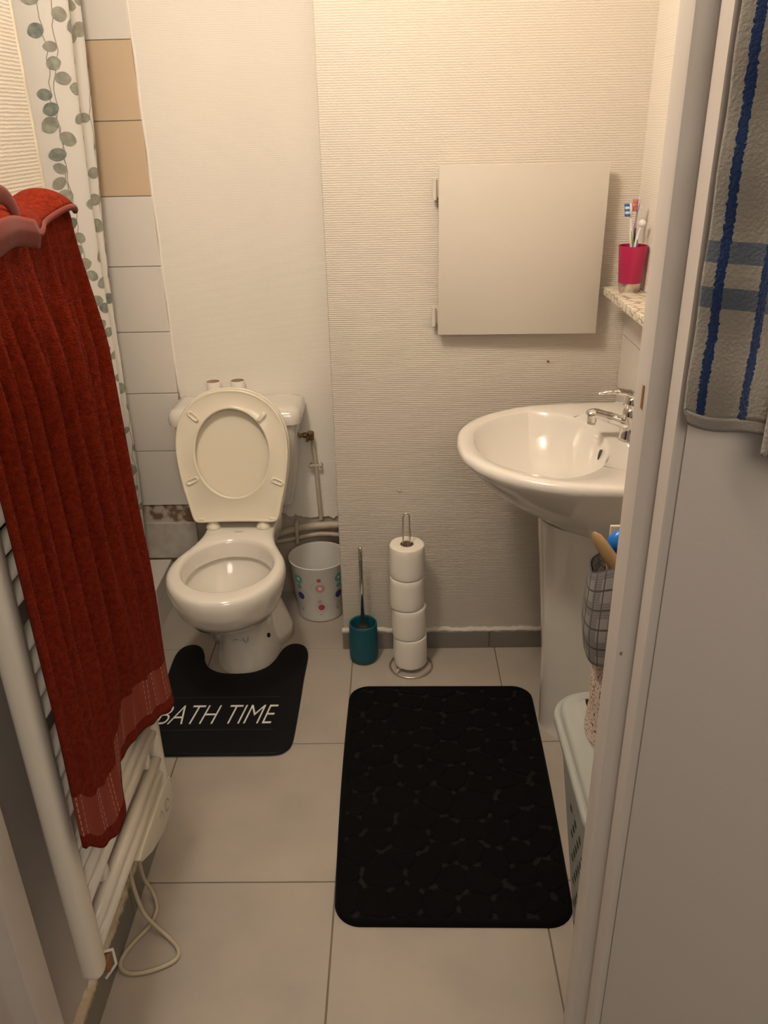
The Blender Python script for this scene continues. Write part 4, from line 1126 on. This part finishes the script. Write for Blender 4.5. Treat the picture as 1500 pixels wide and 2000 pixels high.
    bm = bmesh.new()
    prof = [(.0, .862), (.012, .866), (.020, .880), (.018, .893), (.008, .904), (.002, .906)]
    add_loft(bm, [[(.342+r*1.1*math.cos(a), 1.128+r*.8*math.sin(a), z+.022) for a in [2*PI*i/20 for i in range(20)]] for r, z in [(.014, .78)]+prof[1:]], True, True, True)
    o = from_bm('blue_bottle', bm, M['blue']); tag(o, 'bright blue plastic item poking out of the plaid-cuffed basket', 'bottle')
    o = box('card_box', .331, .400, 1.152, 1.158, .76, .922, M['beige_box'], bev=.001); tag(o, 'beige card standing behind the blue item in the plaid-cuffed basket', 'card')
laundry()

# ------------------------------------------------------------------ striped towel on the door
def striped_towel():
    root = thing('hand_towel', 'white terry towel with blue stripes hanging on the open door at the right', 'towel', (.30, .72, 1.24))
    p0 = Vector((.27, .748)); d = Vector((.7220, -.6919)); n = Vector((-.6919, -.7220))
    def P(s, z, o): q = p0+d*s+n*o; return Vector((q.x, q.y, z))
    def f(u, v):
        s = .004+.150*u; zb = 1.250-.004*math.sin(u*9)
        z = 1.78+(zb-1.78)*v; return P(s, z, .001+.003*math.sin(s*85+.6)*(.6+.4*v)+.0012*math.sin(z*70))
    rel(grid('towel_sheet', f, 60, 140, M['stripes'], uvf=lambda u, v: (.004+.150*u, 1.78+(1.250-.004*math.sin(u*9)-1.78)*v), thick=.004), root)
    def hem(u, v):
        s = .0045+.145*u; zt = 1.251-.004*math.sin(u*9); return P(s, zt-.0135*v*(1 if u > .02 else .5), .001+.003*math.sin(s*85+.6)-.0005*v)
    M['hem2'] = mat('grey_towel_hem', (.20, .18, .155), .9, bump=(500, .5, .001, 'n'))
    rel(grid('woven_hem', hem, 60, 4, M['hem2'], thick=.003), root)
    def fold(u, v):
        s = .083+.05*u; z = 1.40+(1.226-1.40)*v; return P(s, z, .009+.005*math.sin(u*PI)+.002*math.sin(u*40))
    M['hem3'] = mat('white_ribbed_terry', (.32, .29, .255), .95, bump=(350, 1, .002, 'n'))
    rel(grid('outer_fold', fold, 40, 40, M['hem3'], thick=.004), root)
    bm = bmesh.new(); q = P(.09, 1.83, .010)
    add_tube(bm, [P(.09, 1.80, -.030), P(.09, 1.795, -.006), P(.09, 1.785, .008), P(.09, 1.80, .018)], .004, 10); o = from_bm('door_hook', bm, M['chrome'])
    tag(o, 'metal hook at the top of the striped towel on the door', 'hook')
striped_towel()

# ------------------------------------------------------------------ small wall marks (nails)
def nails():
    for (x, z, lab) in ((.405, .912, 'tiny dark screw in the wall under the access hatch'), (.003, .54, 'tiny pale wall plug above the toilet roll stand')):
        bm = bmesh.new(); add_tube(bm, [(x, YB+.002, z), (x, YB-.004, z)], .0032, 10)
        o = from_bm('wall_screw', bm, M['rust'] if x > .2 else M['paint']); tag(o, lab, 'screw')
nails()

# ceiling lamp (out of the frame, where the room's light comes from)
def lamp():
    t = thing('ceiling_lamp', 'round ceiling lamp base above the radiator, out of the frame', 'lamp', (-.42, 1.08, H))
    bm = bmesh.new(); lathe(bm, -.42, 1.08, [(.05, H-.001), (.055, H-.03), (.03, H-.045)], 32, True, True); rel(from_bm('lamp_base', bm, M['w_plastic']), t)
lamp()
bpy.context.view_layer.update()
